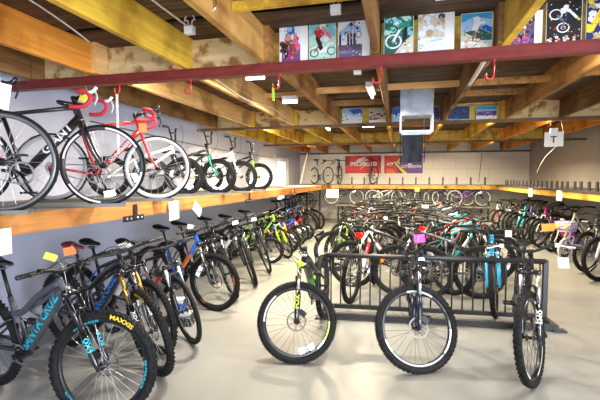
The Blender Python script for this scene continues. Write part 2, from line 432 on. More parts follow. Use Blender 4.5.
    if s['susp']:
        for y in(-1,1):
            y0=y*.064; leg=FA+Yv*y0
            g.tube([leg-u*.018,leg+u*.04,leg+u*.16,leg+u*.27],[.014,.020,.0225,.0225],'fork',n)
        # arch over the tyre and crown
        g.tube(catmull([FA+Yv*-.060+u*.26+nn*.012,FA+Yv*-.045+u*(R+.03)+nn*.022,FA+u*(R+.042)+nn*.024,FA+Yv*.045+u*(R+.03)+nn*.022,FA+Yv*.060+u*.26+nn*.012],4),.011,'fork',6)
        g.tube([FA+u*s['a2c']-Yv*.076,FA+u*(s['a2c']+.004)-Yv*.03-nn*off*.5,FA+u*(s['a2c']+.006)-nn*off,FA+u*(s['a2c']+.004)+Yv*.03-nn*off*.5,FA+u*s['a2c']+Yv*.076],[.022,.023,.028,.023,.022],'crown',8)
        for y in(-1,1): g.tube([FA+Yv*y*.064+u*(s['a2c']-.02),FA+Yv*y*.064+u*(s['a2c']+.028)],.021,'crown',n)
    else:
        lw=.034+s['tw']*.45
        for y in(-1,1):
            g.tube(catmull([A+u*s['a2c']+Yv*y*.012,A+u*(s['a2c']-.02)+Yv*y*lw,A+u*.22+Yv*y*(lw+.008)+nn*.004,A+u*.10+Yv*y*(lw+.010)+nn*.014,FA+Yv*y*.052],4),[.017,.010],'fork',n)
        g.tube([A+u*(s['a2c']-.005)-Yv*lw,A+u*(s['a2c']+.006),A+u*(s['a2c']-.005)+Yv*lw],.016,'fork',n)
    g.tube([A+u*s['a2c'],HT+u*.035],.0145,'black',8)
    g.tube([FA-Yv*.072,FA+Yv*.072],.009,'black',8)
    gi=P('fork',None,g,True)
    if s['susp']:
        for y in(-1,1):
            st=MB(); leg=FA+Yv*y*.064; st.tube([leg+u*.26,leg+u*(s['a2c']-.01)],.0165,'stanchion',n)
            P('stanchion',gi,st,False)
    if lod==0:
        if opt.get('ftext'):
            txt,size,ks=opt['ftext']
            leg=FA+Yv*.064
            for y in(-1,1):
                leg=FA+Yv*y*.064+u*.17
                for dn in ((0,y,0),nn):
                    d=MB(); d.text(txt,leg,u,dn,size,'ftext',wrap=.0236,shear=0,bold=.03); P('lettering',gi,d,False)
        if s['bar']=='flat':
            c=MB(); c.box(FA+Yv*.052+Vector((-.075,0,.045)),(.05,.03,.07),'black',Matrix.Rotation(rad(30),3,'Y')); P('brake_caliper',gi,c,False)
    # ---- handlebar
    h=MB(); SB=HT+u*.03; HC=SB+nn*s['stem']+u*.012
    h.tube([SB-u*.02,SB+u*.03],.02,'black',8); h.tube([SB+u*.006,HC],.017,'black',8)
    hw=s['bw']/2
    if s['bar']=='flat':
        pts=catmull([HC+Yv*-hw-nn*.05+u*s['rise'],HC+Yv*-hw*.45-nn*.015+u*s['rise'],HC+Yv*-.05,HC+Yv*.05,HC+Yv*hw*.45-nn*.015+u*s['rise'],HC+Yv*hw-nn*.05+u*s['rise']],4)
        h.tube(pts,.0125 if lod==0 else .014,'bar',8)
    elif s['bar']=='drop':
        pts=[HC+Yv*0]
        for y in(-1,1):
            X=Vector((1,0,0)); Z=Vector((0,0,1))
            q=catmull([HC,HC+Yv*y*hw*.5,HC+Yv*y*hw*.93+X*.005,HC+Yv*y*hw+X*.045-Z*.004,HC+Yv*y*hw+X*.085-Z*.02,HC+Yv*y*(hw+.005)+X*.095-Z*.07,HC+Yv*y*(hw+.01)+X*.055-Z*.115,HC+Yv*y*(hw+.015)+X*.0-Z*.125,HC+Yv*y*(hw+.015)-X*.05-Z*.125],4)
            h.tube(q[:6],.013,'bar',8); h.tube(q[5:],.0165,'tape',8)
    elif s['bar']=='bmx':
        Z=Vector((0,0,1)); bk=Vector((-1,0,0)); r=s['rise']
        pts=catmull([HC+Yv*-hw+Z*r+bk*.05,HC+Yv*-hw*.62+Z*r+bk*.02,HC+Yv*-hw*.5+Z*(r-.02)+bk*.015,HC+Yv*-.10+Z*.015,HC+Yv*-.05,HC+Yv*.05,HC+Yv*.10+Z*.015,HC+Yv*hw*.5+Z*(r-.02)+bk*.015,HC+Yv*hw*.62+Z*r+bk*.02,HC+Yv*hw+Z*r+bk*.05],4)
        h.tube(pts,.0115,'bar',8); h.tube([HC+Yv*-hw*.36+Z*r*.62,HC+Yv*hw*.36+Z*r*.62],.009,'bar',6)
    else:
        Z=Vector((0,0,1)); bk=Vector((-1,0,0)); r=s['rise']
        pts=catmull([HC+Yv*-hw+Z*r*.8+bk*.20,HC+Yv*-hw*.85+Z*r+bk*.08,HC+Yv*-hw*.5+Z*r*.8+bk*.0,HC+Yv*-.05,HC+Yv*.05,HC+Yv*hw*.5+Z*r*.8+bk*.0,HC+Yv*hw*.85+Z*r+bk*.08,HC+Yv*hw+Z*r*.8+bk*.20],4)
        h.tube(pts,.012,'bar',8)
    if lod==0 and s['bar']!='drop':
        # brake and shift cables looping from the bar to the head tube
        for y in((-1,1) if s['bar']!='bmx' else (1,)):
            bp=HC+Yv*y*hw*.52+u*(s['rise']) if s['bar']!='bmx' else HC+Yv*y*hw*.6+Vector((0,0,s['rise']))
            h.tube(catmull([bp+nn*.02,bp+nn*.09-Yv*y*.06+u*.015,HC+nn*.10+Yv*y*.02-u*.05,HB+nn*.05+u*.03-Yv*y*.02,HB+nn*.03-u*.03-Yv*y*.02],5),.0026,'black',4,False)
            if s['bar']=='flat': h.tube(catmull([bp+nn*.02-Yv*y*.03,bp+nn*.11-Yv*y*.12+u*.03,HC+nn*.12-Yv*y*.06-u*.04,HB+nn*.06-u*.04+Yv*y*.05,FA+Yv*y*.07+u*.25+nn*.02],5),.0026,'black',4,False)
    hi=P('handlebar',None,h,True)
    if s['bar']!='drop':
        for y in(-1,1):
            gr=MB() if lod==0 else h
            e=pts[-1] if y>0 else pts[0]; e2=pts[-4] if y>0 else pts[3]
            dr=(e2-e).normalized(); L=.125 if kind!='kids' else .10
            gr.tube([e-dr*.004,e+dr*.004,e+dr*(L-.006),e+dr*L],[.013,.0165,.0155,.0175],'grip',8)
            if lod==0:
                P('grip',hi,gr,False)
                if s['bar'] in('flat','cruise'):
                    lv=MB(); b=e+dr*(L+.035)
                    lv.box(b+nn*.012,(.03,.035,.03),'lever')
                    lv.tube(catmull([b+nn*.025,b+nn*.05-u*.01-dr*.03,b+nn*.045-u*.02-dr*.09,b+nn*.05-u*.022-dr*.125],3),.006,'lever',6)
                    P('brake_lever',hi,lv,False)
    else:
        for y in(-1,1):
            lv=MB() if lod==0 else h
            b=HC+Yv*y*hw+Vector((.085,0,-.012))
            lv.tube(catmull([b,b+Vector((.035,0,.012)),b+Vector((.06,0,.045))],3),[.015,.013],'hood',8)
            lv.tube(catmull([b+Vector((.05,0,.01)),b+Vector((.065,y*.01,-.04)),b+Vector((.045,y*.015,-.10))],3),[.008,.006],'lever',6)
            if lod==0: P('brake_lever',hi,lv,False)
    if opt.get('lamp') and lod==0:
        l=MB(); p=HC+nn*.05+u*.0; 
        l.lathe(p,[(.0,-.03),(.018,-.03),(.024,.02),(.0,.022)],'black',12,axis='X',closed=False)
        P('bell',hi,l,False)
    if opt.get('frefl'):
        d=MB(); corner_cubes(d,HC+nn*.05-u*.03,Vector((math.cos(rad(6)),0,math.sin(rad(6)))),(0,1,0),9,3,.02,opt['frefl']); P('handlebar_reflector',hi,d,False)
    if opt.get('hrefl'):
        d=MB(); corner_cubes(d,HT-u*.05+nn*.034,Vector(opt['hrefl']),(0,1,0),5,3,.02,'refl_w'); corner_cubes(d,HT-u*.13+nn*.036,Vector(opt['hrefl']),(0,1,0),5,2,.02,'refl_w')
        d.box(HT-u*.085+nn*.022,(.02,.05,.15),'black',Matrix.Rotation(ha-PI/2,3,'Y')); P('head_reflector',fi,d,False)
    if opt.get('basket'):
        bk=MB(); cb=HC+nn*.17-Vector((0,0,.02))
        for zz,hw_ in((-.09,.8),(-.03,.87),(.03,.94),(.09,1.0)):
            ring=[cb+Vector((x*hw_,y*hw_,zz)) for x,y in((-.11,-.15),(.11,-.15),(.13,0),(.11,.15),(-.11,.15))]
            bk.tube(ring,.012,'basket',6,closed=True)
        for i in range(5):
            for t in range(4):
                pp=[(-.11,-.15),(.11,-.15),(.13,0),(.11,.15),(-.11,.15)]; a=Vector((*pp[i],0)); b=Vector((*pp[(i+1)%5],0)); m=a.lerp(b,t/4)
                bk.tube([cb+m*.8+Vector((0,0,-.09)),cb+m+Vector((0,0,.09))],.011,'basket',4)
        bk.box(cb+Vector((0,0,-.09)),(.18,.25,.012),'basket')
        P('basket',hi,bk,False)
        fl=MB()
        for y in(-.08,.08):
            for q in range(5): fl.ball(cb+Vector((.13+.005,y+.03*math.cos(q*1.256),.02+.03*math.sin(q*1.256))),.02,'petal',8,(.4,1,1))
            fl.ball(cb+Vector((.142,y,.02)),.014,'petal2',8)
        P('basket_flower',hi,fl,False)
    # ---- saddle and post
    SP=BB+sd_*s['sh']
    sa=MB(); k0='saddle'; rings=[]
    wide=1.0 if kind!='step' else 1.35
    for (x,w,z,t) in ((-.135,.028,.018,.010),(-.125,.058,.016,.022),(-.09,.070,.008,.028),(-.04,.055,.002,.026),(.02,.030,0,.022),(.08,.020,0,.018),(.125,.016,-.004,.014),(.138,.008,-.008,.008)):
        rings.append(superring(SP+Vector((x,0,z)),Vector((0,1,0)),Vector((0,0,1)),w*wide,t,12 if lod==0 else 8,.8))
    sa.loft(rings,k0)
    for y in(-1,1):
        sa.tube([SP+Vector((-.10,y*.035,-.01)),SP+Vector((-.04,y*.022,-.045)),SP+Vector((.05,y*.022,-.042)),SP+Vector((.11,y*.01,-.01))],.0035,'alloy',5)
    po=MB() if lod==0 else sa
    po.tube([ST-sd_*.05,SP-sd_*.05],.0135,'post',8); po.box(SP-Vector((0,0,.045)),(.05,.04,.022),'post')
    po.tube([ST-sd_*.012,ST+sd_*.008],.0185,'black',10)
    P('saddle',None,sa,False)
    if lod==0:
        pi_=P('seatpost',None,po,False)
        if opt.get('rrefl'):
            d=MB(); corner_cubes(d,SP-sd_*.13+Vector((-.03,0,0)),(-1,0,.1),(0,-1,0),9,4,.02,'refl_r'); P('rear_reflector',pi_,d,False)
    elif opt.get('rrefl'):
        d=MB(); corner_cubes(d,SP-sd_*.13+Vector((-.03,0,0)),(-1,0,.1),(0,-1,0),9,4,.02,'refl_r'); P('rear_reflector',None,d,False)
    # ---- wheels
    wheel_parts(P,FA,s,lod,True,False,opt); wheel_parts(P,RA,s,lod,False,True,opt)
    # ---- drivetrain
    cr=MB(); rr=.075 if kind in('enduro','trail') else (.09 if kind in('road','hybrid','step') else .06)
    ny=32 if lod==0 else 16
    cr.lathe(BB,[(rr,-.044),(rr,-.048),(rr-.013,-.048),(rr-.013,-.044)],'ring',ny,smooth=False)
    for i in range(5):
        q=2*PI*i/5; cr.tube([BB+Vector((0,-.046,0)),BB+Vector(((rr-.01)*math.cos(q),-.046,(rr-.01)*math.sin(q)))],.006,'crank',4)
    cr.tube([BB+Yv*-.06,BB+Yv*.06],.012,'crank',8)
    ca=opt.get('crank',.5); cl=.17 if kind!='kids' else .11
    pe=[]
    for sg in(-1,1):
        dv=Vector((math.cos(ca),0,math.sin(ca)))*(cl if sg<0 else -cl)
        cr.tube([BB+Yv*sg*.062,BB+dv+Yv*sg*.075],[.014,.011],'crank',6)
        pe.append((BB+dv+Yv*sg*.125,sg))
    ci=P('crankset',None,cr,False)
    for c,sg in pe:
        p=MB() if lod==0 else cr
        for xx in(-.042,.042): p.box(c+Vector((xx,0,0)),(.012,.09,.018),'black')
        for yy in(-.042,0,.042): p.box(c+Vector((0,yy,0)),(.08,.010,.014),'black')
        if lod==0: P('pedal',ci,p,False)
    if lod==0:
        ch=MB(); r2=.035; cy=-.046; dirv=(BB-RA); L=dirv.length; al=math.asin(max(-1,min(1,(rr-r2)/L)))
        base=math.atan2(dirv.z,dirv.x); pts=[]
        for i in range(13): 
            q=base+PI/2-al*-1 - (PI+2*al)*i/12; pts.append(BB+Vector((rr*math.cos(q),cy,rr*math.sin(q))))
        for i in range(9):
            q=base-PI/2-al - (PI-2*al)*i/8; pts.append(RA+Vector((r2*math.cos(q),cy,r2*math.sin(q))))
        ch.tube(pts,.0042,'chain',5,closed=True); P('chain',None,ch,False)
        if s['bar'] in('flat','drop'):
            de=MB(); a=RA+Vector((.0,-.06,-.03)); 
            de.tube([RA+Vector((0,-.07,-.01)),a+Vector((.015,-.01,-.03))],.011,'black',6)
            for p_ in (a+Vector((.01,.008,-.035)),a+Vector((.035,.008,-.10))): de.lathe(p_,[(.02,-.004),(.02,.004),(.006,.004),(.006,-.004)],'black',12,smooth=False)
            de.tube([a+Vector((.01,.0,-.035)),a+Vector((.035,0,-.10))],.007,'black',5)
            P('derailleur',None,de,False)
    meta=dict(A=A,u=u,FA=FA,R=R,wb=wb,HC=HC,SP=SP,hw=hw)
    out=[]
    for nm,pa,mb,stf in parts:
        out.append((nm,pa,mb.mesh(kind+'_'+nm),list(mb.keys),stf))
    return out,meta
DEF = dict(shock=BLACK,paint='black',paint2=None,fork=GLOSSB,crown=GLOSSB,stanchion=CHROME,rubber=RUBBER,rim=BLACK,hub=BLACK,spoke=SPOKE,disc=mat('rotor_steel',(.13,.115,.10),.4,.7),alloy=ALLOY,chrome=CHROME,
           black=BLACK,bar=BLACK,tape=BLACK,grip=BLACK,hood=BLACK,lever=BLACK,saddle=BLACK,post=BLACK,ring=STEEL,crank=BLACK,chain=STEEL,decal=WHITE,decal2='lime',wall=WHITE,
           stripe=WHITE,refl_w=MIRROR,refl_r=MIRR_R,refl_o=MIRR_O,basket='lilac',petal='yellow',petal2='white',ftext=WHITE,tyretext='yellow',text=WHITE,text2=WHITE)
PROTO={}
NOUN={'enduro':'mountain_bike','trail':'mountain_bike','hybrid':'hybrid_bike','road':'road_bike','bmx':'stunt_bike','kids':'kids_bike','step':'step_through_bike'}
CAT='bicycle'
def freeze(o):
    if isinstance(o,dict): return tuple(sorted((k,freeze(v)) for k,v in o.items()))
    if isinstance(o,(list,tuple)): return tuple(freeze(v) for v in o)
    return o
BIKES=[]
def place(kind, lod, P, head, steer, lean, cols, label, group=None, **opt):
    key=(kind,lod,freeze(opt))
    first = key not in PROTO
    if first:
        parts,meta=bike_meshes(kind,lod,opt); objs=[]
        for nm,pa,me,keys,stf in parts:
            for _ in keys: me.materials.append(None)
            objs.append(None)
        PROTO[key]=(parts,meta,objs)
    parts,meta,objs=PROTO[key]
    root=empty(NOUN[kind],label=label,category=CAT)
    if group: root['group']=group
    Rz=Matrix.Rotation(rad(steer),4,meta['u']); MS=Matrix.Translation(meta['A'])@Rz@Matrix.Translation(-meta['A'])
    fa=MS@meta['FA']; ax=(Rz.to_3x3()@Vector((0,1,0))).normalized(); zd=Vector((0,0,1))-ax*ax.z; zd.normalize()
    low=fa-zd*meta['R']
    Ry=Matrix.Rotation(math.asin(max(-.3,min(.3,low.z/max(low.x,.3)))),4,'Y')
    fc=Ry@low
    W=Matrix.Translation(Vector(P))@Matrix.Rotation(rad(head),4,'Z')@Matrix.Rotation(rad(lean),4,'X')@Matrix.Translation(Vector((-fc.x,-fc.y,0)))@Ry
    root.matrix_world=W
    D=dict(DEF); D.update(cols)
    if D['paint2'] is None: D['paint2']=D['paint']
    made=[]
    for i,(nm,pa,me,keys,stf) in enumerate(parts):
        if objs[i] is None: o=bpy.data.objects.new(nm,me); objs[i]=o
        else: o=objs[i].copy()
        COL.objects.link(o)
        o.parent=root if pa is None else made[pa]
        o.matrix_basis = MS if (stf and pa is None) else Matrix.Identity(4)
        for j,kx in enumerate(keys):
            o.material_slots[j].link='OBJECT'; o.material_slots[j].material=paint(D[kx])
        made.append(o)
    info=dict(root=root,W=W,MS=MS,meta=meta); BIKES.append(info); return info
# ------------------------------------------------------------------ camera, world, light
H=1.65
cam=bpy.data.cameras.new('camera'); co=bpy.data.objects.new('camera',cam); COL.objects.link(co); SC.camera=co
cam.sensor_width=36; cam.lens=24; cam.clip_start=.05
co.location=(0,0,H); co.rotation_euler=(rad(90-3.15),0,rad(14.04))
wd=bpy.data.worlds.new('daylight'); SC.world=wd; wd.use_nodes=True
bg=wd.node_tree.nodes['Background']; bg.inputs[0].default_value=(.62,.74,1,1); bg.inputs[1].default_value=.55
vs_=SC.view_settings; vs_.view_transform='Standard'; vs_.look='None'; vs_.gamma=1; vs_.exposure=EXPO; vs_.use_curve_mapping=False
SC.cycles.use_denoising=True
SC.cycles.max_bounces=8; SC.cycles.sample_clamp_indirect=6
def area(name, loc, rot, sx, sy, W, col, parent=None):
    l=bpy.data.lights.new(name,'AREA'); l.shape='RECTANGLE'; l.size=sx; l.size_y=sy; l.energy=W; l.color=col
    o=bpy.data.objects.new(name,l); COL.objects.link(o); o.location=loc; o.rotation_euler=rot
    if parent: o.parent=parent
    return o
# daylight through the open shop front behind the camera
area('shopfront_daylight',(0.2,-2.4,1.35),(rad(90),0,0),7.5,2.3,DAY_W,(.80,.88,1.0))
area('added_side_light',(4.38,-.7,1.2),(0,rad(90),0),2.0,3.2,SIDE_W,(.78,.86,1.0))  # added light to brighten the left wall; no door stands on this side
# the flash on the camera, which is what the reflectors send back
fl=bpy.data.lights.new('camera_flash','POINT'); fl.energy=FLASH_W; fl.shadow_soft_size=.085; fl.color=(.86,.90,1)
fo=bpy.data.objects.new('camera_flash',fl); COL.objects.link(fo); fo.location=(.035,-.15,H+.05)

# ------------------------------------------------------------------ room
def B(x0,x1,y0,y1,z0,z1,key='a',mb=None):
    m=mb or MB(); m.box(((x0+x1)/2,(y0+y1)/2,(z0+z1)/2),(x1-x0,y1-y0,z1-z0),key); return m
XL,XR,YF,YB=-4.0,4.5,-2.5,16.0
struct('floor',B(XL-.2,XR+.2,YF,YB+.2,-.15,0),FLOOR)
w=B(XL-.12,XL,YF,12.75,0,2.95); B(XL-.12,XL,14.15,YB+.12,0,2.95,'a',w); B(XL-.12,XL,12.75,14.15,2.35,2.95,'a',w)
struct('wall_left',w,WALL_L)
struct('wall_back',B(XL,XR,YB,YB+.12,0,2.95),WALL_B)
struct('wall_right',B(XR,XR+.12,YF,YB+.12,0,2.95),WALL_R)
m=MB(); y=YF; 
while y<YB:
    wdt=rnd.choice((.14,.14,.19)); gap=.012 if rnd.random()<.8 else .11
    B(XL,XR,y,min(y+wdt,YB),2.945,2.97,'a',m); y+=wdt+gap
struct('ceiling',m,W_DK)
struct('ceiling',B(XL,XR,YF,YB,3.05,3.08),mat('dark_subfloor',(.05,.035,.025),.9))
# frosted door with daylight behind it
d=B(XL-.10,XL-.04,12.78,14.12,0,.9,'w'); B(XL-.10,XL-.04,12.78,12.92,.9,2.33,'w',d); B(XL-.10,XL-.04,13.98,14.12,.9,2.33,'w',d); B(XL-.10,XL-.04,12.92,13.98,2.22,2.33,'w',d)
dr=d.build('door_1',WHITE,kind='structure')
g=B(XL-.085,XL-.06,12.92,13.98,.9,2.22); g.build('door_glass',mat('frosted_glass',(.80,.86,.92),.3,emit=(.75,.87,1),es=1.1),dr)
hb=MB(); hb.tube([(XL-.04,12.86,1.02),(XL+.03,12.86,1.02),(XL+.03,12.98,1.02)],.012,'h',8); hb.build('door_handle',CHROME,dr)
tr=B(XL-.02,XL+.03,12.63,12.75,0,2.47); B(XL-.02,XL+.03,14.15,14.27,0,2.47,'a',tr); B(XL-.02,XL+.03,12.75,14.15,2.35,2.47,'a',tr)
struct('trim_1',tr,mat('grey_trim',(.42,.44,.48),.6))
# conduits on the walls
def pipe(name,pts,r,m,**p):
    q=MB(); q.tube(pts,r,'a',8); return q.build(name,m,**p)

# joists: four spans lapping over the cross beams
W_J=[W_UM,W_OR,W_YE,W_MID,W_UM,W_YE,W_MID,W_BR,W_BR]
spans=[(YF,3.52,[-3.65,-2.92,-1.93,-1.175,-.20,.76,1.78,2.75,3.7],W_J),
       (3.30,7.62,[-3.62,-2.86,-1.99,-1.13,-.20,.72,1.72,2.56,3.55],[W_UM,W_LIT,W_LIT,W_BR,W_UM,W_UM,W_BR,W_UM,W_UM]),
       (7.40,11.62,[-3.65,-2.80,-1.93,-1.17,-.24,.76,1.66,2.62,3.6],[W_YE,W_YE,W_YE,W_MID,W_YE,W_YE,W_YE,W_OR,W_OR]),
       (11.4,YB,[-3.62,-2.86,-1.99,-1.13,-.20,.72,1.72,2.56,3.55],[W_OR,W_OR,W_MID,W_OR,W_MID,W_OR,W_YE,W_OR,W_OR])]
for y0,y1,xs,ms in spans:
    for i,x in enumerate(xs):
        j=MB(); w_=.029; dz=rnd.uniform(-.004,.004)
        # slightly eased edges: an eight-sided section
        e=.004; sec=[(-w_+e,2.652+dz),(w_-e,2.652+dz),(w_,2.652+e+dz),(w_,2.945),(-w_,2.945),(-w_,2.652+e+dz)]
        n=len(sec); vs=[(x+a,yy,z) for yy in(y0,y1) for a,z in sec]
        j.add(vs,[[k,(k+1)%n,n+(k+1)%n,n+k] for k in range(n)]+[list(range(n))[::-1],[n+k for k in range(n)]],'a',False)
        struct('ceiling_joist',j,ms[i])
# red steel beam (I section) and two timber cross beams
def ibeam(y,z0,z1,w,tw,tf):
    sec=[(-w,z0),(w,z0),(w,z0+tf),(tw,z0+tf),(tw,z1-tf),(w,z1-tf),(w,z1),(-w,z1),(-w,z1-tf),(-tw,z1-tf),(-tw,z0+tf),(-w,z0+tf)]
    m=MB(); n=len(sec); vs=[(x,y+a,z) for x in(XL,XR) for a,z in sec]
    m.add(vs,[[k,(k+1)%n,n+(k+1)%n,n+k] for k in range(n)]+[list(range(n))[::-1],[n+k for k in range(n)]],'a',False); return m
struct('steel_beam',ibeam(3.41,2.562,2.65,.045,.036,.010),REDST)
struct('cross_beam',B(XL,XR,7.46,7.56,2.60,2.65),W_DKY)
struct('cross_beam',B(XL,XR,11.46,11.56,2.60,2.65),W_DKY)
struct('wall_plate',B(XL,XR,YB-.10,YB,2.60,2.652),W_DKY)
# boards closing the bays above each cross beam
def blocking(y,xs,skip,ms):
    for i in range(len(xs)-1):
        if i in skip: continue
        struct('blocking_board',B(xs[i]+.031,xs[i+1]-.031,y,y+.03,2.652,2.93),ms[i%len(ms)])
blocking(3.45,spans[0][2],(),[W_PLY,W_PLY,W_PLY,W_PLYY,W_PLYY,W_PLYY,W_PLYY,W_PLY])
blocking(7.50,spans[1][2],(),[W_PLY,W_PLY,W_PLY,W_PLYY,W_DKY,W_PLYY,W_PLY,W_PLY])
blocking(11.50,spans[2][2],(),[W_PLYY,W_PLYY,W_PLYY,W_PLYY,W_PLYY,W_PLYY])
for (x0,x1,y,z0,z1,ms) in ((-1.14,-.23,2.62,2.80,2.86,W_YE),(-.17,.73,2.62,2.80,2.86,W_DKY),(.79,1.75,2.62,2.80,2.86,W_BR),(-1.10,-.23,5.30,2.775,2.85,W_STR),(-.17,.69,5.30,2.775,2.85,W_STR),(.75,1.69,5.30,2.775,2.85,W_BR),
    (-1.96,-1.16,5.6,2.82,2.88,W_STR),(.75,1.69,4.3,2.82,2.90,W_BR),(.75,1.69,6.2,2.82,2.90,W_BR),(1.75,2.53,5.2,2.80,2.88,W_BR),(-1.1,-.23,6.4,2.80,2.88,W_BR),(-.2,.69,9.4,2.8,2.88,W_STR),(-1.1,-.27,13.6,2.7,2.8,W_STR),(.75,1.7,13.4,2.7,2.8,W_STR)):
    struct('bridging_strip',B(x0,x1,y,y+.04,z0,z1),ms)

# ------------------------------------------------------------------ lamps in the joist bays, some added out of sight for their light
LAMPM=mat('lit_tube',(1,1,1),.4,emit=(1,.96,.88),es=9)
def lamp(x,y,z,along,L,W,col,label,tilt=0):
    r=empty('hanging_lamp',(x,y,z),label=label,category='lamp',group='fluorescent lamps between the joists')
    dx,dy=(L,.09) if along=='X' else (.09,L)
    b=MB(); b.box((0,0,.045),(dx,dy,.05),'w'); b.box((0,0,.018),(dx*.98 if along=='X' else .05,dy*.98 if along=='Y' else .05,.02),'w'); b.build('housing',WHITE,r)
    a=Vector((L*.47,0,-.012)) if along=='X' else Vector((0,L*.47,-.012)); c=Vector((-a.x,-a.y,a.z))
    t=MB(); t.tube([c,a],.017,'t',10); t.build('lamp_tube',LAMPM,r)
    area('lamp_light',(0,0,-.04),(0,0,0),dx,max(dy,.09),W,col,r)
WA=(1,.90,.72); WB_=(1,.84,.56); NE=(1,.95,.86)
for x,y,z,al,L,W,c,lb in (
  (-1.52,4.10,2.73,'X',.22,LW*1.8,WA,'lit tube lamp just behind the red beam, near the plywood boards'),
  (-1.52,5.50,2.73,'X',.22,LW*1.5,WA,'second lit tube lamp behind the red beam, deeper in the same bay'),
  (-.37,5.15,2.72,'Y',.55,LW,NE,'lit tube lamp hanging lengthwise before the metal duct box'),
  (-1.50,8.3,2.70,'Y',.7,LW,WB_,'lit tube lamp just past the second row of photos, near the back left'),
  (-.65,8.4,2.72,'X',.25,LW,WB_,'lit tube lamp past the second row of photos, before the red banner'),
  (.25,7.85,2.87,'X',.6,LW*1.6,WB_,'added hidden tube lamp past the duct box, near the purple banner'),  # from here on: lamps added behind the boards to light joists and walls
  (1.25,7.85,2.87,'X',.6,LW*1.8,WB_,'added hidden tube lamp between yellow joists at the back right'),
  (2.15,7.85,2.87,'X',.6,LW*2,WB_,'added hidden tube lamp closest to the right wall and back corner'),
  (-2.35,7.85,2.87,'X',.6,LW*4.5,WB_,'added hidden tube lamp nearest the frosted door'),
  (.30,11.85,2.87,'X',.6,LW*4.5,WB_,'added hidden tube lamp nearest the banners on the back wall'),
  (-2.4,11.85,2.87,'X',.6,LW*4.5,WB_,'added hidden tube lamp over the road bike on the back shelf'),
  (2.2,11.85,2.87,'X',.6,LW*4.5,WB_,'added hidden tube lamp over the pegs of the back shelf'),
  (1.26,3.78,2.87,'X',.6,LW,NE,'added hidden tube lamp behind the red beam, in the bay next to the duct box'),
  (2.15,3.78,2.87,'X',.6,LW*.8,WA,'added hidden tube lamp high between joists over the right aisle'),
  (-2.42,3.78,2.87,'X',.5,LW*.35,WA,'added hidden tube lamp directly over the bike shelf on the left'),
  (1.9,-.9,2.50,'Y',1.4,LF,NE,'added tube lamp hung behind the camera, towards the right wall'),  # this pair is added behind the camera to light the front joist faces
  (-.4,-.9,2.50,'Y',1.4,LF,NE,'added tube lamp hung behind the camera, over the middle of the floor'),
 ): lamp(x,y,z,al,L,W,c,lb)

# ------------------------------------------------------------------ photos pinned on the boards
PC=dict(sky='sky',blue='blue',navy='navy',red='red',green='mint',white='white',black='black',skin=(.6,.33,.2),sand=(.62,.55,.42),lgreen=(.42,.70,.58),pale=(.72,.78,.84),brown='brown',yellow='yellow',
        violet=(.14,.07,.20),dgreen=(.02,.10,.07),cyan=(.18,.55,.62),orange='orange',pink='pink',grey='grey',tan=(.45,.33,.2),lblue=(.35,.55,.78))
PM={}
def pm(k):
    if k not in PM:
        c=PC[k]; c=COLS[c] if isinstance(c,str) else c
        PM[k]=mat('print_'+k,c,.5)
    return PM[k]
class Art:
    def __init__(s,x0,x1,z0,z1,y): s.mb=MB(); s.b=(x0,x1,z0,z1); s.y=y; s.l=0
    def P(s,u,v): return (s.b[0]+(s.b[1]-s.b[0])*u, s.y-.00012*s.l, s.b[2]+(s.b[3]-s.b[2])*v)
    def poly(s,pts,k):
        s.l+=1; p=[s.P(min(max(u,0),1),min(max(v,0),1)) for u,v in pts]
        ar=sum(p[i][0]*p[(i+1)%len(p)][2]-p[(i+1)%len(p)][0]*p[i][2] for i in range(len(p)))
        s.mb.poly(p if ar>0 else p[::-1],k)
    def rect(s,u0,v0,u1,v1,k): s.poly([(u0,v0),(u1,v0),(u1,v1),(u0,v1)],k)
    def disc(s,u,v,r,k,asp=1.5,n=12): s.poly([(u+r*math.cos(2*PI*i/n),v+r/asp*math.sin(2*PI*i/n)) for i in range(n)],k)
    def ring(s,u,v,r,k,k2,asp=1.5): s.disc(u,v,r,k,asp,18); s.disc(u,v,r*.78,k2,asp,18)
    def bar(s,a,b,w,k):
        dx,dy=b[0]-a[0],b[1]-a[1]; L=math.hypot(dx,dy) or 1; px,py=-dy/L*w/2,dx/L*w/2
        s.poly([(a[0]+px,a[1]+py),(b[0]+px,b[1]+py),(b[0]-px,b[1]-py),(a[0]-px,a[1]-py)],k)
    def blobs(s,ks,n,r,box,seed):
        q=random.Random(seed)
        for _ in range(n): s.disc(q.uniform(box[0],box[2]),q.uniform(box[1],box[3]),q.uniform(r*.4,r),q.choice(ks),1.5,7)
    def rider(s,u,v,S,jersey,wheelk,bgk,helmet='white',pose=0.0):
        s.ring(u-.20*S,v,.16*S,wheelk,bgk); s.ring(u+.22*S,v+pose*.1,.16*S,wheelk,bgk)
        s.bar((u-.2*S,v),(u,v+.02),.03*S,wheelk); s.bar((u,v+.02),(u+.16*S,v+.18*S),.03*S,wheelk); s.bar((u+.22*S,v),(u+.15*S,v+.2*S),.03*S,wheelk)
        s.bar((u-.06*S,v+.22*S),(u+.05*S,v+.03*S),.08*S,'black'); s.bar((u-.06*S,v+.22*S),(u+.13*S,v+.36*S),.15*S,jersey)
        s.bar((u+.13*S,v+.36*S),(u+.18*S,v+.2*S),.05*S,'skin'); s.disc(u+.17*S,v+.42*S,.07*S,'skin'); s.disc(u+.17*S,v+.445*S,.07*S,helmet)
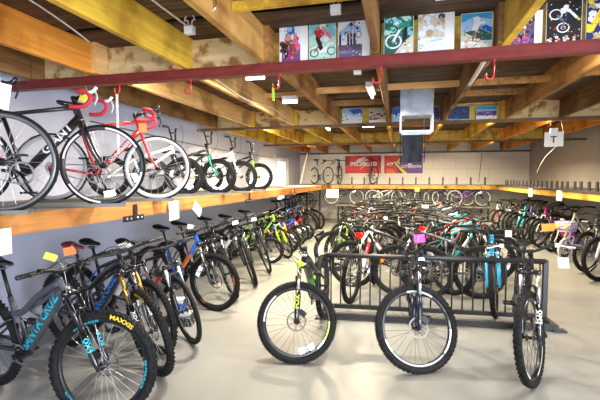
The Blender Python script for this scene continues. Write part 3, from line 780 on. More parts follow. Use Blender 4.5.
def poster(x0,x1,z0,z1,y,label,fn,margin=(0,0),name='cycling_picture',group='cycling photos on the beams'):
    p=MB(); p.box(((x0-margin[0]+x1+margin[1])/2,y+.003,(z0+z1)/2),(x1-x0+margin[0]+margin[1],.004,z1-z0),'a')
    r=thing(p,name,PAPER,label,'photo',group)
    a=Art(x0+.003,x1-.003,z0+.004,z1-.004,y); fn(a)
    ks=[k for k in a.mb.keys]; q=random.Random(len(ks)*7+int(x0*1000))
    for _ in range(45): a.disc(q.uniform(.03,.97),q.uniform(.03,.97),q.uniform(.012,.035),q.choice(ks),1.5,6)
    a.mb.build('print',{k:pm(k) for k in a.mb.keys},r)
def a1(a):
    a.rect(0,0,1,1,'pale'); a.rect(0,.62,1,1,'pale'); a.rect(.1,.0,1,.45,'violet'); a.blobs(('navy','red','black','pink','brown'),26,.14,(.08,.08,.95,.6),3)
    a.bar((.15,.5),(.35,.1),.14,'black'); a.bar((.35,.62),(.8,.3),.22,'brown'); a.bar((.7,.62),(.95,.3),.2,'pink'); a.disc(.42,.66,.16,'skin'); a.disc(.55,.84,.19,'blue'); a.disc(.5,.87,.12,'lblue'); a.disc(.75,.7,.1,'skin'); a.bar((.45,.05),(.75,.45),.08,'red')
def a2(a):
    a.rect(0,0,1,1,'lgreen'); a.poly([(0,.6),(.5,.8),(1,.55),(1,1),(0,1)],'cyan'); a.rect(0,0,1,.15,'lgreen'); a.blobs(('white','lgreen','cyan'),14,.12,(0,.1,1,.9),5)
    a.ring(.2,.17,.17,'black','lgreen'); a.ring(.85,.2,.17,'black','lgreen'); a.bar((.2,.2),(.5,.45),.05,'red'); a.bar((.45,.2),(.8,.42),.05,'white'); a.bar((.25,.62),(.55,.8),.3,'red'); a.bar((.5,.78),(.85,.55),.09,'pink'); a.bar((.3,.6),(.48,.25),.14,'black'); a.disc(.52,.86,.13,'white'); a.disc(.56,.8,.09,'skin')
def a3(a):
    a.rect(0,0,1,1,'white'); a.rect(0,0,1,.33,'violet'); a.rect(0,.1,1,.18,'grey'); a.rect(0,.24,1,.28,'brown'); a.poly([(.1,.55),(.5,.75),(.95,.62),(.95,.78),(.5,.92),(.1,.7)],'lblue'); a.blobs(('blue','navy','lblue'),9,.1,(.2,.6,.9,.9),2)
    for u in(.08,.42,.55,.68): a.bar((u,.3),(u,.62),.09,'navy'); a.disc(u,.66,.05,'skin')
    a.ring(.85,.58,.13,'navy','white'); a.disc(.66,.92,.1,'skin')
def a4(a):
    a.rect(0,0,1,1,'dgreen'); a.blobs(('green','lgreen','dgreen','cyan'),22,.14,(0,.45,1,1),8); a.poly([(.35,0),(1,0),(1,.5),(.7,.3)],'sand'); a.ring(.32,.33,.30,'pale','dgreen'); a.ring(.32,.33,.06,'pale','dgreen')
    a.bar((.32,.35),(.62,.75),.08,'pale'); a.bar((.5,.72),(.9,.78),.18,'green'); a.disc(.42,.84,.14,'cyan'); a.disc(.42,.82,.07,'white'); a.bar((.75,.7),(.7,.3),.12,'black'); a.blobs(('white','pale'),5,.1,(.6,.02,.95,.25),4)
def a5(a):
    a.rect(0,0,1,1,'pale'); a.rect(0,.35,1,1,'sand'); a.blobs(('pale','white','sand','tan'),34,.16,(0,.3,1,1),9); a.rect(0,0,1,.33,'pale'); a.bar((0,.2),(1,.3),.04,'lblue'); a.bar((0,.1),(1,.18),.03,'white'); a.blobs(('pale','white'),10,.1,(0,0,1,.3),1)
    a.disc(.85,.86,.12,'navy'); a.bar((.8,.85),(.95,.7),.1,'tan'); a.bar((.05,.08),(.18,.18),.05,'navy'); a.ring(.1,.12,.07,'navy','pale')
def a6(a):
    a.rect(0,0,1,1,'lblue'); a.poly([(0,.75),(.4,.9),(1,.8),(1,1),(0,1)],'sky'); a.poly([(0,.45),(.3,.5),(.6,.55),(1,.38),(1,.2),(0,.2)],'dgreen'); a.poly([(.55,.58),(.8,.65),(1,.55),(1,.4)],'blue'); a.poly([(0,0),(1,0),(1,.12),(.55,.25),(.2,.42),(0,.48)],'sand'); a.blobs(('white','tan','pale'),12,.08,(0,.02,.6,.25),6)
    a.bar((.35,.2),(.52,.45),.07,'red'); a.ring(.3,.25,.09,'black','sand'); a.ring(.55,.22,.09,'black','sand'); a.bar((.42,.48),(.52,.72),.2,'white'); a.bar((.5,.7),(.78,.72),.08,'white'); a.disc(.5,.82,.12,'white'); a.bar((.45,.5),(.4,.3),.1,'grey')
def a7(a):
    a.rect(0,0,1,1,'violet'); a.blobs(('violet','navy','black','brown','grey'),40,.12,(0,.2,1,1),12); a.rider(.42,.12,.9,'grey','pink','violet','pale')
def a8(a):
    a.rect(0,0,1,1,'black'); a.ring(.26,.68,.2,'pale','black'); a.ring(.48,.34,.19,'white','black'); a.ring(.48,.34,.07,'white','black'); a.bar((.3,.66),(.5,.5),.05,'grey'); a.bar((.5,.5),(.48,.34),.05,'grey'); a.bar((.4,.75),(.62,.78),.14,'pale'); a.bar((.62,.78),(.88,.55),.07,'white'); a.disc(.55,.85,.08,'white'); a.disc(.92,.52,.05,'yellow'); a.bar((.5,.5),(.6,.72),.08,'navy')
    for i,u in enumerate((.06,.12,.3,.36,.52,.58,.62,.8)): a.disc(u,.05+.03*(i%3),.05,'skin' if i%2 else 'white'); a.rect(u-.04,0,u+.04,.04,'white' if i%3 else 'red')
def a9(a):
    a.rect(0,0,1,1,'navy'); a.blobs(('yellow','blue','tan','white','navy'),24,.2,(0,0,1,1),15); a.bar((.1,.2),(.5,.8),.16,'yellow')
Yp=3.40
for x0,x1,z0,z1,mg,lb,fn in (
 (-1.035,-.845,2.655,2.975,(0,.063),'photo of a crowded pack of racing cyclists with a white strip at its side',a1),
 (-.772,-.540,2.655,2.975,(0,0),'photo of a cyclist in red on pale green, beside the crowded pack photo',a2),
 (-.522,-.318,2.655,2.97,(0,.06),'photo of a blue bike lifted over standing people, next to the central joist',a3),
 (-.143,.088,2.655,2.955,(0,0),'dark green photo of a mountain biker with a big front wheel, past the central joist',a4),
 (.122,.332,2.655,2.965,(0,.065),'pale washed-out dusty photo with a white strip, between green and blue photos',a5),
 (.445,.672,2.655,2.925,(0,0),'photo of a rider in white jumping above blue hills',a6),
 (.80,.965,2.655,2.90,(0,.05),'dim purple photo of one rider, partly behind the yellow joist',a7),
 (1.04,1.273,2.655,2.955,(0,0),'black photo of an upside-down bike jump above a crowd',a8),
 (1.30,1.53,2.655,2.955,(0,0),'blue and yellow photo at the far right end of the red beam',a9)):
    poster(x0,x1,z0,z1,Yp,lb,fn,mg)
def b1(a): a.rect(0,0,1,1,'lblue'); a.poly([(.3,.9),(1,1),(1,.5),(.6,.55)],'blue'); a.poly([(0,0),(1,0),(1,.35),(.5,.5),(0,.75)],'pale'); a.blobs(('navy','white','pale','grey'),18,.1,(.05,.15,.9,.6),31)
def b2(a): a.rect(0,0,1,1,'sand'); a.blobs(('violet','brown','navy','pink','sand'),26,.14,(0,.2,1,.95),32); a.rect(0,0,1,.16,'pale')
def b3(a): a.rect(0,0,1,1,'lblue'); a.rect(0,.55,1,1,'blue'); a.blobs(('navy','grey','pale'),14,.12,(0,.1,1,.6),33)
def b4(a): a.rect(0,0,1,1,'violet'); a.blobs(('violet','navy','black'),18,.2,(0,0,1,1),34)
def b5(a): a.rect(0,0,1,1,'navy'); a.blobs(('blue','violet','black','navy'),22,.14,(0,0,1,.8),35)
def b6(a): a.rect(0,0,1,1,'lblue'); a.rect(0,.75,1,1,'sky'); a.rect(0,.0,1,.25,'pale'); a.rect(0,.25,1,.6,'violet'); a.blobs(('violet','black','blue','pink'),24,.08,(0,.2,1,.65),36)
for x0,x1,z0,z1,lb,fn in ((-1.055,-.69,2.66,2.93,'snowy blue photo at the brown joist end of the second row',b1),(-.565,-.26,2.66,2.91,'brown crowd photo in the second row, before the duct box',b2),(-.15,.055,2.66,2.90,'narrow blue photo in the second row, half behind the duct box',b3),
   (.50,.66,2.66,2.90,'narrow purple photo in the second row, just past the duct box',b4),(.78,1.145,2.66,2.89,'dark blue photo in the second row, past the duct box',b5),(1.25,1.57,2.66,2.87,'photo of a crowd under a pale sky, last of the second row',b6)):
    poster(x0,x1,z0,z1,7.44,lb,fn,group='cycling photos on the second beam')

# ------------------------------------------------------------------ hooks, boxes, cables on the ceiling
REDP=mat('red_enamel',(.60,.03,.02),.35)
def hook(x,y,z,label,m=REDP,r=.028,h=.10,cat='hook'):
    q=MB(); pts=[(x,y,z),(x,y,z-h)]+[(x-r+r*math.cos(a),y,z-h-r*math.sin(a)) for a in [PI*i/10 for i in range(1,11)]]+[(x-2*r,y,z-h+.02)]
    q.tube(pts,.0075,'a',8); q.lathe((x,y,z-.004),[(0,-.004),(.014,-.004),(.014,.004),(0,.004)],'a',10,axis='Z',closed=False)
    return thing(q,'hanging_hook',m,label,'hook','hooks along the beams')
hook(-1.90,3.41,2.562,'red bike hook under the red beam, over the red road bike')
hook(-1.04,3.41,2.562,'red bike hook under the red beam holding a green tag')
hook(-.17,3.41,2.562,'red bike hook under the red beam by the central joist')
hook(.69,3.41,2.562,'red bike hook under the red beam, last one to the right',h=.12)
hook(-2.67,3.41,2.562,'red hook under the red beam with a white chain hung from it',h=.06)
hook(2.42,7.51,2.60,'red hook under the dark beam holding the white square sign',h=.06)
for x,y,lb in((-.745,2.55,'red hook in the bay above the cyclist in red photo'),(-.30,2.55,'small red hook beside the central joist, above the photos')):
    hook(x,y,2.945,lb,r=.035,h=.05)
hook(-1.13,2.35,2.80,'bent silver hook screwed to the brown joist',CHROME,.03,.08)
hook(.13,5.28,2.78,'dark hook in front of the duct box',STEEL,.025,.03)
# white chain hanging from the hook over the racing bikes
q=MB()
for i in range(20):
    c=Vector((-2.70,3.41,2.46-i*.029)); pts=[]
    for k in range(10):
        a=2*PI*k/10; v=Vector((.010*math.cos(a),0,.020*math.sin(a)))
        if i%2: v=Vector((0,v.x,v.z))
        pts.append(c+v)
    q.tube(pts,.0042,'a',5,closed=True)
thing(q,'hanging_chain',WHITE,'white plastic chain hanging between the two road bikes','chain')
q=MB(); q.box((-1.096,3.41,2.39),(.022,.004,.12),'a'); thing(q,'hanging_tag',paint('lime'),'narrow green tag hanging on a red hook under the red beam','tag')
def jbox(x,y,z,label,wires=True,top=2.945):
    r=empty('junction_box',(x,y,z),label=label,category='electrical box',group='electrical boxes')
    b=MB(); b.box((0,0,0),(.075,.05,.06),'a'); b.box((0,-.027,0),(.065,.006,.05),'a'); b.build('housing',WHITE,r)
    for s in(-1,1):
        w=MB(); w.tube(catmull([(s*.015,0,.03),(s*.02,.01,.08),(s*.045,.0,(top-z)*.7),(s*.03,0,top-z)],4),.006,'a',6); w.build('wire',mat('grey_cable',(.55,.53,.48),.5),r)
jbox(-.47,2.95,2.87,'white electrical box hanging above the photo of standing people')
jbox(-1.65,2.96,2.83,'white electrical box above the plywood board near the yellow joist')
jbox(.26,3.0,2.92,'white clip box above the pale dusty photo')
jbox(-.43,4.1,2.72,'white electrical box just behind the red beam, by the hanging tube lamp')
def cable(name,pts,r,m,label,cat='cable',n=8):
    q=MB(); q.tube(catmull(pts,n),r,'a',6); return thing(q,name,m,label,cat,'cables and conduits')
CREAM=mat('cream_cable',(.72,.62,.48),.5)
cable('conduit',[(-1.64,1.9,2.87),(-1.65,2.4,2.86),(-1.65,2.92,2.85)],.007,mat('pale_conduit',(.72,.66,.55),.4),'thin pale conduit running to the electrical box over the yellow joist')
cable('cable',[(-2.52,1.9,2.93),(-2.55,2.3,2.91),(-2.62,2.7,2.89),(-2.68,3.05,2.85)],.007,WHITE,'white cable along the face of the orange joist')
cable('cable',[(-1.94,3.6,2.74),(-1.94,4.2,2.70),(-1.94,4.8,2.66),(-1.94,5.4,2.69),(-1.94,6.0,2.73),(-1.94,6.8,2.70)],.009,CREAM,'cream cable sagging along the joist behind the red beam')
cable('wall_wire',[(-4+.02,4.5,2.40),(-3.99,8,2.30),(-3.99,12.5,2.30)],.008,mat('dark_wire',(.06,.06,.07),.5),'dark wire running along the pale left wall above the bikes')
cable('wall_wire',[(2.9,15.98,2.55),(2.88,15.98,2.2),(2.82,15.98,1.5)],.010,mat('dark_wire',(.06,.06,.07),.5),'dark wire hanging down the back wall near the corner')
cable('cord',[(2.56,7.5,2.60),(2.62,7.6,2.3),(2.5,8.0,2.02),(2.46,8.3,1.75)],.0035,WHITE,'white cord slanting down beside the square hanging sign','cord')
cable('hanging_pipe',[(.66,3.55,2.62),(.68,4.0,2.63),(.70,4.6,2.64)],.022,mat('cream_pipe',(.80,.70,.58),.5),'cream pipe fixed under a joist just behind the red beam','pipe')
cable('conduit',[(1.95,4.6,2.90),(1.98,4.75,2.80),(2.2,4.85,2.76),(2.5,4.9,2.80)],.010,ALLOY,'bent silver conduit between joists over the right aisle')
# ------------------------------------------------------------------ duct box and black cloth
r=empty('duct_box',(.21,6.0,2.3),label='galvanised metal duct box hanging from the joists in mid room',category='heater')
b=MB()
b.box((0,0,.62),(.45,.34,.36),'a'); b.box((0,0,.33),(.44,.33,.22),'a'); b.box((0,-.172,.44),(.45,.008,.016),'a')
b.build('duct_body',GALV,r)
f=MB()
for s in(-1,1): f.box((s*.215,-.16,.11),(.022,.02,.24),'a'); f.box((s*.215,.16,.11),(.022,.02,.24),'a')
f.box((0,-.16,.0),(.45,.03,.03),'a'); f.box((0,.16,.0),(.45,.03,.03),'a'); f.box((-.215,0,0),(.02,.34,.03),'a'); f.box((.215,0,0),(.02,.34,.03),'a')
f.build('hanger_frame',GALV,r)
f=MB(); f.box((0,-.175,.60),(.40,.006,.26),'a'); f.build('access_panel',GALV,r)
for s in(-1,1):
    t=MB(); t.box((s*.19,0,.83),(.02,.03,.3),'a'); t.build('hanger_strap',STEEL,r)
# black cloth hung from a short rail below the duct
r=empty('hanging_cloth',(.18,6.6,2.33),label='black cloth draped from a rail under the metal duct box',category='cloth')
c=MB(); nx,nz=26,18; vs=[]
for j in range(nz+1):
    for i in range(nx+1):
        u,v=i/nx,j/nz
        vs.append(((u-.5)*(.32-.03*v+.02*math.sin(5*v)), .022*math.sin(u*11+v*2.5)*(.25+v)+.018*math.sin(u*5-v*7)*v, -.43*v-.018*math.sin(u*PI)*(1-v)*.8))
fs=[[j*(nx+1)+i,j*(nx+1)+i+1,(j+1)*(nx+1)+i+1,(j+1)*(nx+1)+i] for j in range(nz) for i in range(nx)]
c.add(vs,fs,'a'); c.add([(x,y+.006,z) for x,y,z in vs],[f_[::-1] for f_ in fs],'a'); c.build('drape',CLOTH,r)
c=MB(); c.tube([(-.22,0,.012),(.22,0,.012)],.010,'a',8)
for s in(-1,1): c.tube([(s*.17,0,.012),(s*.17,-.02,.25),(s*.17,-.02,.30)],.005,'a',6)
c.build('rail',STEEL,r)
for s in(-1,1):
    c=MB(); c.tube([(s*.185,0,.0),(s*.19,.0,-.2),(s*.18,0,-.44)],.008,'a',6); c.build('side_cord',BLACK,r)
# ------------------------------------------------------------------ banners on the back wall
def banner(x0,x1,z0,z1,label,fn):
    r=MB(); r.box(((x0+x1)/2,YB-.012,(z0+z1)/2),(x1-x0,.012,z1-z0),'a'); t=thing(r,'wall_banner',PAPER,label,'banner','banners on the back wall')
    a=Art(x0+.03,x1-.03,z0+.03,z1-.05,YB-.0195); fn(a,t)
    a.mb.build('print',{k:pm(k) for k in a.mb.keys},t)
PC['bred']=(.62,.02,.025); PC['dred']=(.35,.01,.03); PC['purple']=(.13,.05,.32)
def ban1(a,t):
    a.rect(0,0,1,1,'bred'); a.rect(0,.45,.14,1,'dred'); a.poly([(.9,.3),(1,.3),(1,1),(.92,1)],'dred')
    # slashed white emblem above and below the lettering
    a.poly([(.30,.66),(.36,.80),(.50,.90),(.62,.94),(.56,.86),(.50,.80),(.62,.80),(.66,.74),(.48,.70),(.42,.64)],'white')
    a.poly([(.42,.64),(.56,.56),(.56,.48),(.46,.34),(.40,.16),(.46,.30),(.56,.44),(.62,.56),(.56,.66)],'white')
    m=MB(); m.text('SPECIALIZED',(a.P(.5,.52)[0],YB-.0285,a.P(.5,.52)[2]),(1,0,0),(0,-1,0),.21,'a',shear=.2,bold=.03,stretch=.88); m.build('lettering',WHITE,t)
def ban2(a,t):
    a.rect(0,0,1,1,'purple'); a.poly([(0,0),(.38,0),(.28,.45),(.42,1),(0,1)],'bred'); a.poly([(.05,0),(.30,0),(.22,.25),(.05,.25)],'orange')
    a.poly([(.24,.52),(.40,.90),(.48,.90),(.34,.50),(.66,0),(.44,0)],'black'); a.poly([(.27,.52),(.40,.86),(.45,.86),(.34,.52),(.62,0),(.50,0)],'yellow')
    a.disc(.15,.52,.085,'white',1.0,18); a.disc(.15,.52,.05,'bred',1.0,18); a.bar((.05,.46),(.26,.62),.03,'white'); a.disc(.34,.58,.07,'white',1.0,18); a.disc(.345,.58,.035,'navy',1.0,18)
    a.rect(.62,.47,.72,.55,'white')
    m=MB(); m.text('CITERION',(a.P(.70,.37)[0],YB-.0285,a.P(.5,.37)[2]),(1,0,0),(0,-1,0),.15,'a',shear=.2,bold=.02,stretch=1.1); m.build('lettering',WHITE,t)
banner(-2.17,-.70,1.80,2.58,'red banner with white slanted lettering on the back wall',ban1)
banner(-.64,.86,1.80,2.57,'purple and red banner with a yellow stripe on the back wall',ban2)
# ------------------------------------------------------------------ shelves
BOLT=mat('bolt_steel',(.45,.45,.46),.35,.9); PEGM=mat('dark_peg',(.05,.045,.05),.5); DECK=noisy('grey_shelf_board',(.16,.15,.13),(.24,.23,.20),(1,10,1),2,5,.7)
def uvec(h): return Vector((math.cos(rad(h)),math.sin(rad(h)),0))
def tray(parent,front,head,L=1.45,over=.16):
    u=uvec(head); v=Vector((-u.y,u.x,0)); a=front+u*over; c=front+u*(over-L/2)
    M=Matrix.Rotation(rad(head),3,'Z'); q=MB()
    q.box((c.x,c.y,1.413),(L,.07,.006),'a',M)
    for s in(-1,1): q.box((c.x+v.x*s*.037,c.y+v.y*s*.037,1.424),(L,.005,.028),'a',M)
    q.box((a.x-u.x*.002,a.y-u.y*.002,1.418),(.004,.078,.018),'a',M)
    q.build('wheel_tray',TRAY,parent)
sl=empty('wall_shelf',(-2.5,6.5,1.27),label='long timber bike shelf along the pale left wall',category='shelf')
sl_inv=Matrix.Translation((2.5,-6.5,-1.27))
def under(parent,*obs):
    for o in obs: o.location=tuple(-c for c in parent.location)
def spart(parent,mb,name,m):
    o=mb.build(name,m,parent); o.location=tuple(-c for c in parent.location); return o
class Off:     # parent proxy for parts modelled in room coordinates
    pass
spart(sl,B(-2.55,-2.50,-1.5,14.6,1.268,1.408),'shelf_beam',W_SH)
spart(sl,B(XL,-2.55,-1.5,14.6,1.385,1.408),'shelf_deck',DECK)
spart(sl,B(XL,XL+.05,-1.5,12.6,1.25,1.385),'wall_ledger',W_BR)
for y in(3.35,6.4,9.4):
    q=MB(); q.box((-2.495,y,1.262),(.012,.30,.055),'a'); q.box((-2.49,y+.02,1.33),(.012,.05,.13),'a')
    b=spart(sl,q,'bracket',RACKM)
    for s in(-.11,-.05,.05,.11):
        k=MB(); k.lathe((-2.486,y+s,1.262),[(0,-.004),(.012,-.004),(.012,.006),(0,.006)],'a',8,axis='X',closed=False); k.build('bolt',BOLT,b)
sb=empty('wall_shelf',(.3,14.65,1.27),label='timber bike shelf across the back wall under the banners',category='shelf')
spart(sb,B(-2.5,3.1,14.60,14.65,1.268,1.40),'shelf_beam',W_SHX); spart(sb,B(-3.9,4.4,14.65,YB-.01,1.385,1.408),'shelf_deck',DECK); spart(sb,B(-2.5,3.1,14.598,14.66,1.402,1.425),'dark_edge',PEGM)
for i in range(11):
    x=-1.72+i*.452
    q=B(x-.028,x+.028,14.72,14.75,1.41,1.68); spart(sb,q,'wheel_peg',PEGM)
sr=empty('wall_shelf',(3.1,9.5,1.27),label='timber bike shelf with dark pegs along the right wall',category='shelf')
spart(sr,B(3.10,3.15,4.5,14.6,1.268,1.385),'shelf_beam',W_SHR); spart(sr,B(3.15,XR-.005,4.5,14.6,1.385,1.408),'shelf_deck',DECK); spart(sr,B(3.085,3.16,4.5,14.6,1.385,1.43),'dark_edge',PEGM)
for i in range(26):
    y=6.3+i*.305+rnd.uniform(-.04,.04)
    q=B(3.24,3.27,y-.035,y+.035,1.41,1.585); spart(sr,q,'wheel_peg',PEGM)
# ------------------------------------------------------------------ bikes on the left shelf
ZS=1.417
G_UP='bikes on the upper left shelf'
up=[]
def upb(kind,x,y,head,steer,cols,label,lod=0,**o):
    tray(sl_proxy,Vector((x,y,0)),head,1.35 if kind=='road' else 1.15,.16 if kind=='road' else .14)
    return place(kind,lod,(x,y,ZS),head,steer,0,cols,label,G_UP,**o)
sl_proxy=empty('tray_holder')       # replaced below
REDTAPE=mat('red_bar_tape',(.55,.02,.04),.6)
U1=upb('road',-2.54,2.08,28,3,dict(paint='black',stripe='red',fork='red',rim=mat('grey_rim',(.16,.165,.17),.35,.5),tape='black',hood='black'),'black and red racing bike nearest on the left shelf, white card on its bars',stripe=1,crank=.1)
U2=upb('road',-2.41,2.86,28,-4,dict(paint=mat('carbon_black',(.012,.012,.014),.3,coat=.4),text='white',fork='black',tape=REDTAPE,hood='white',lever='silver',rim='black',decal='white',saddle='black',stripe='red'),
    'black racing bike with white lettering and red drop bars',dtext=(('GIANT',.10,.60,'text',.15),),spec=dict(dt=.036),decal=1,crank=-1.1,refl=((4.9,'refl_w'),))
U3=upb('road',-2.47,3.72,28,4,dict(paint='red',fork='red',tape=REDTAPE,hood='black',rim='silver',text='white',decal='white',saddle='black'),'red road bike with white lettering and red bars on the left shelf',dtext=(('Specialized',.075,.55,'text',.25),),spec=dict(dt=.028),deep=1,crank=2.0,refl=((3.6,'refl_w'),))
U4=upb('bmx',-2.82,4.86,28,-10,dict(paint='white',fork='black',rim='black',spoke=SPOKEB,grip='black'),'white stunt bike with black bars and wheels next to the red road bike',crank=.3,refl=((2.9,'refl_w'),(5.2,'refl_w')))
U5=upb('bmx',-2.55,5.35,24,-14,dict(paint='black',fork='mint',rim='black',spoke=SPOKEB,bar='black',grip='black'),'black stunt bike with a dark green fork on the left shelf',crank=.7,refl=((4.4,'refl_w'),(5.0,'refl_w')))
U6=upb('bmx',-2.52,6.15,20,-10,dict(paint='white',fork='white',rim='black',bar='black',grip='black'),'white framed stunt bike between the green-forked and the lime-forked stunt bikes',crank=.2,refl=((5.9,'refl_w'),))
U7=upb('bmx',-2.60,7.2,20,-6,dict(paint='black',fork='lime',rim='black',bar='black',grip='black'),'black stunt bike with lime fork, last one of the left shelf',crank=.2,refl=((.2,'refl_w'),))
for o in list(sl_proxy.children):
    o.parent=sl; o.location=tuple(-c for c in sl.location)
bpy.data.objects.remove(sl_proxy)
# ------------------------------------------------------------------ lower left row
G_L='bikes parked under the left shelf'
TEAL=mat('decal_teal',(.01,.42,.55),.4); BLU=mat('decal_blue',(.02,.22,.75),.4)
MATTE=mat('matte_slate',(.055,.062,.075),.5)
L1=place('enduro',0,(-1.94,2.23,0),-8,21,4,dict(stanchion=GLOSSB,paint=MATTE,paint2='black',text=TEAL,decal='aqua',tyretext='yellow',fork=GLOSSB,ftext='aqua',grip='black',saddle='black'),
   'slate grey mountain bike with teal lettering, nearest in the row under the left shelf',G_L,spec=dict(ha=64,dt=.041,bw=.70),dtext=(('SANTA CRUZ',.098,.52,'text',.12),),rimtext='REYNOLDS',tyretext='MAXXIS',tta=1.15,ftext=('FOX',.05,0),crank=.4)
L2=place('enduro',0,(-1.98,2.92,0),-15,-17,4,dict(paint='black',paint2='black',text=BLU,stanchion=GOLD,fork=GLOSSB,ftext='white',saddle='maroon',post='black'),
   'black mountain bike with blue lettering and gold fork stanchions',G_L,dtext=(('SANTA CRUZ',.085,.5,'text',.12),),ftext=('FOX',.045,0),crank=2.2,refl=((1.9,'refl_w'),(2.3,'refl_w')),tyretext='MAXXIS',tta=1.5)
L2b=place('trail',0,(-2.20,3.27,0),-15,-12,3,dict(paint='black',paint2='blue',stanchion=CHROME,fork='black',text='sky'),'black and blue mountain bike squeezed in behind the gold-forked one',G_L,stripe=1,crank=1.2)
L3=place('hybrid',0,(-2.02,3.56,0),-16,-23,4,dict(paint='black',paint2='black',stripe='red',fork='black',stanchion=WHITE,text='white'),'black bike with red bands and pale fork tubes, narrow tyre turned to the aisle',G_L,stripe=1,crank=.8)
L4=place('trail',0,(-2.22,4.50,0),-16,8,3,dict(paint='blue',paint2='black',stripe='orange',fork='black',decal='orange',rim='black'),'blue mountain bike with orange accents, wheel side-on to the aisle',G_L,stripe=1,decal=1,crank=-.4,arcs=((.0,.35),(2.0,2.2),(4.0,4.3)),refl=((2.55,'refl_w'),(2.75,'refl_w')))
L5=place('trail',0,(-2.20,5.06,0),-14,-39,3,dict(paint='black',stripe='grey',fork='black'),'black mountain bike right behind the blue one with orange accents',G_L,stripe=1,crank=1.0)
L6=place('trail',0,(-2.16,5.78,0),-14,-47,3,dict(paint='black',stripe='white',fork='black',stanchion=CHROME),'black mountain bike with white bands and a white bar reflector under the left shelf',G_L,stripe=1,crank=.2,frefl='refl_w',refl=((2.2,'refl_w'),))
L7=place('hybrid',0,(-2.20,6.58,0),-12,-48,3,dict(paint='charcoal',stripe='lime',fork='black'),'charcoal bike with lime bands beside the child-size wheel',G_L,stripe=1,crank=.6,frefl='refl_w')
L8=place('bmx',1,(-2.40,7.30,0),10,0,3,dict(paint='black',fork='black',bar='black',spoke=SPOKE),'small black bike with a silver-spoked wheel under the left shelf',G_L,refl=((4.3,'refl_w'),(4.9,'refl_w')))
L9=place('hybrid',1,(-2.25,7.86,0),4,-48,3,dict(paint='lime',paint2='green',fork='lime'),'bright lime green bike under the left shelf',G_L,refl=((5.0,'refl_w'),))
KL=[('blue','yellow',8.50,-2.35,-25),('yellow','black',9.0,-2.45,-15),('blue','black',9.45,-2.40,-30),('purple','white',9.95,-2.45,-10),('red','black',10.4,-2.40,-25)]
for (c1,c2,y,x,st),lb in zip(KL,('blue kids bike with a yellow fork past the lime green bike','yellow kids bike with a black fork at the far part of the left row','blue kids bike with a black fork beside the yellow one','purple kids bike with white fork in the far left row','red kids bike, last of the small bikes in the left row')):
    place('kids' if c1!='blue' else 'bmx',1,(x,y,0),5,st,3,dict(paint=c1,fork=c2,grip=c1,bar='black'),lb,G_L,refl=((1.0,'refl_w'),))
for i,(y,c,w_) in enumerate(((11.0,'black','nearest'),(11.4,'charcoal','middle'),(12.1,'grey','farthest'))):
    place('trail',1,(-2.55,y,0),8,-20,3,dict(paint=c,fork='black'),f'{c} mountain bike, {w_} of the three adult bikes beyond the kids bikes',G_L)
# ------------------------------------------------------------------ front row: rear wheels in the rack
G_F='mountain bikes parked in the black rack'
NEON=mat('decal_neon',(.55,.80,.05),.4)
F1=place('enduro',0,(-.865,3.36,0),-89,-80,2,dict(shock='lime',spoke=SPOKEB,paint='black',paint2='black',fork=GLOSSB,text='green',ftext=NEON,crown=NEON,decal='white',stripe='green',rim='black',post='black',grip='black'),
   'mountain bike with green lettering at the left end of the black rack, wheel turned sideways',G_F,spec=dict(frame='fs',R=.362,a2c=.52,bw=.74),dtext=(('Giant',.085,.5,'text',.15),),decal=1,arcs=((.35,1.2),(3.5,4.4,'decal2')),dfront=.9,ftext=('FOX',.062,0),crank=.9,refl=((4.6,'refl_w'),(4.8,'refl_w')),hrefl=(1,.2,.1))
F2=place('enduro',0,(.205,3.44,0),-88,-70,-1,dict(spoke=SPOKEB,paint=mat('ink_blue',(.006,.010,.035),.3,coat=.4),paint2='black',fork=mat('ink_blue',(.006,.010,.035),.3),stanchion=CHROME,ftext='white',decal='white',rim='black'),
   'dark blue mountain bike in the middle of the rack, wheel turned sideways',G_F,spec=dict(frame='dia',R=.372,dt=.028,tt=.022,a2c=.51,bw=.70),decal=1,arcs=((1.7,2.4),(3.5,4.2),(5.9,6.25)),crank=1.3,hrefl=(1,0,-.05))
F3=place('trail',0,(1.07,3.48,0),-100,-20,0,dict(spoke=SPOKEB,paint='black',paint2='black',fork=GLOSSB,stanchion=ALLOY,ftext='white',lever='white',hood='white',text='orange',stripe='orange',decal='white',rim='black',grip='black'),
   'black mountain bike with white brake levers at the right end of the rack',G_F,spec=dict(R=.37,tw=.058,bw=.74,a2c=.53,rise=.045),ftext=('FOX',.055,0),decal=1,crank=2.6)
# rack
rk=empty('bike_rack',(.385,4.80,0),label='black metal bike rack of upright bars in the middle of the floor',category='bike rack')
rk.rotation_euler=(0,0,rad(5))
L=2.50
def rpart(mb,name): return mb.build(name,RACKM,rk)
q=MB(); q.tube([(-L/2,.14,.70),(L/2,.14,.70)],.030,'a',10); rpart(q,'top_rail')
q=MB(); q.box((0,.14,.07),(L,.04,.05),'a'); rpart(q,'bottom_rail')
q=MB(); q.box((0,-.14,.045),(L,.05,.06),'a'); rpart(q,'bottom_rail')
for i in range(21):
    x=-L/2+.06+i*(L-.12)/20
    q=MB(); q.tube([(x,.14,.07),(x,.14,.70)],.0095,'a',6); rpart(q,'upright_bar')
for s in(-1,1):
    q=MB(); q.box((s*L/2,.14,.36),(.05,.05,.72),'a'); q.box((s*L/2,0,.045),(.05,.34,.05),'a'); q.box((s*(L/2+.03),-.14,.012),(.14,.10,.016),'a'); q.box((s*(L/2),.14,.012),(.10,.12,.016),'a'); rpart(q,'end_post')
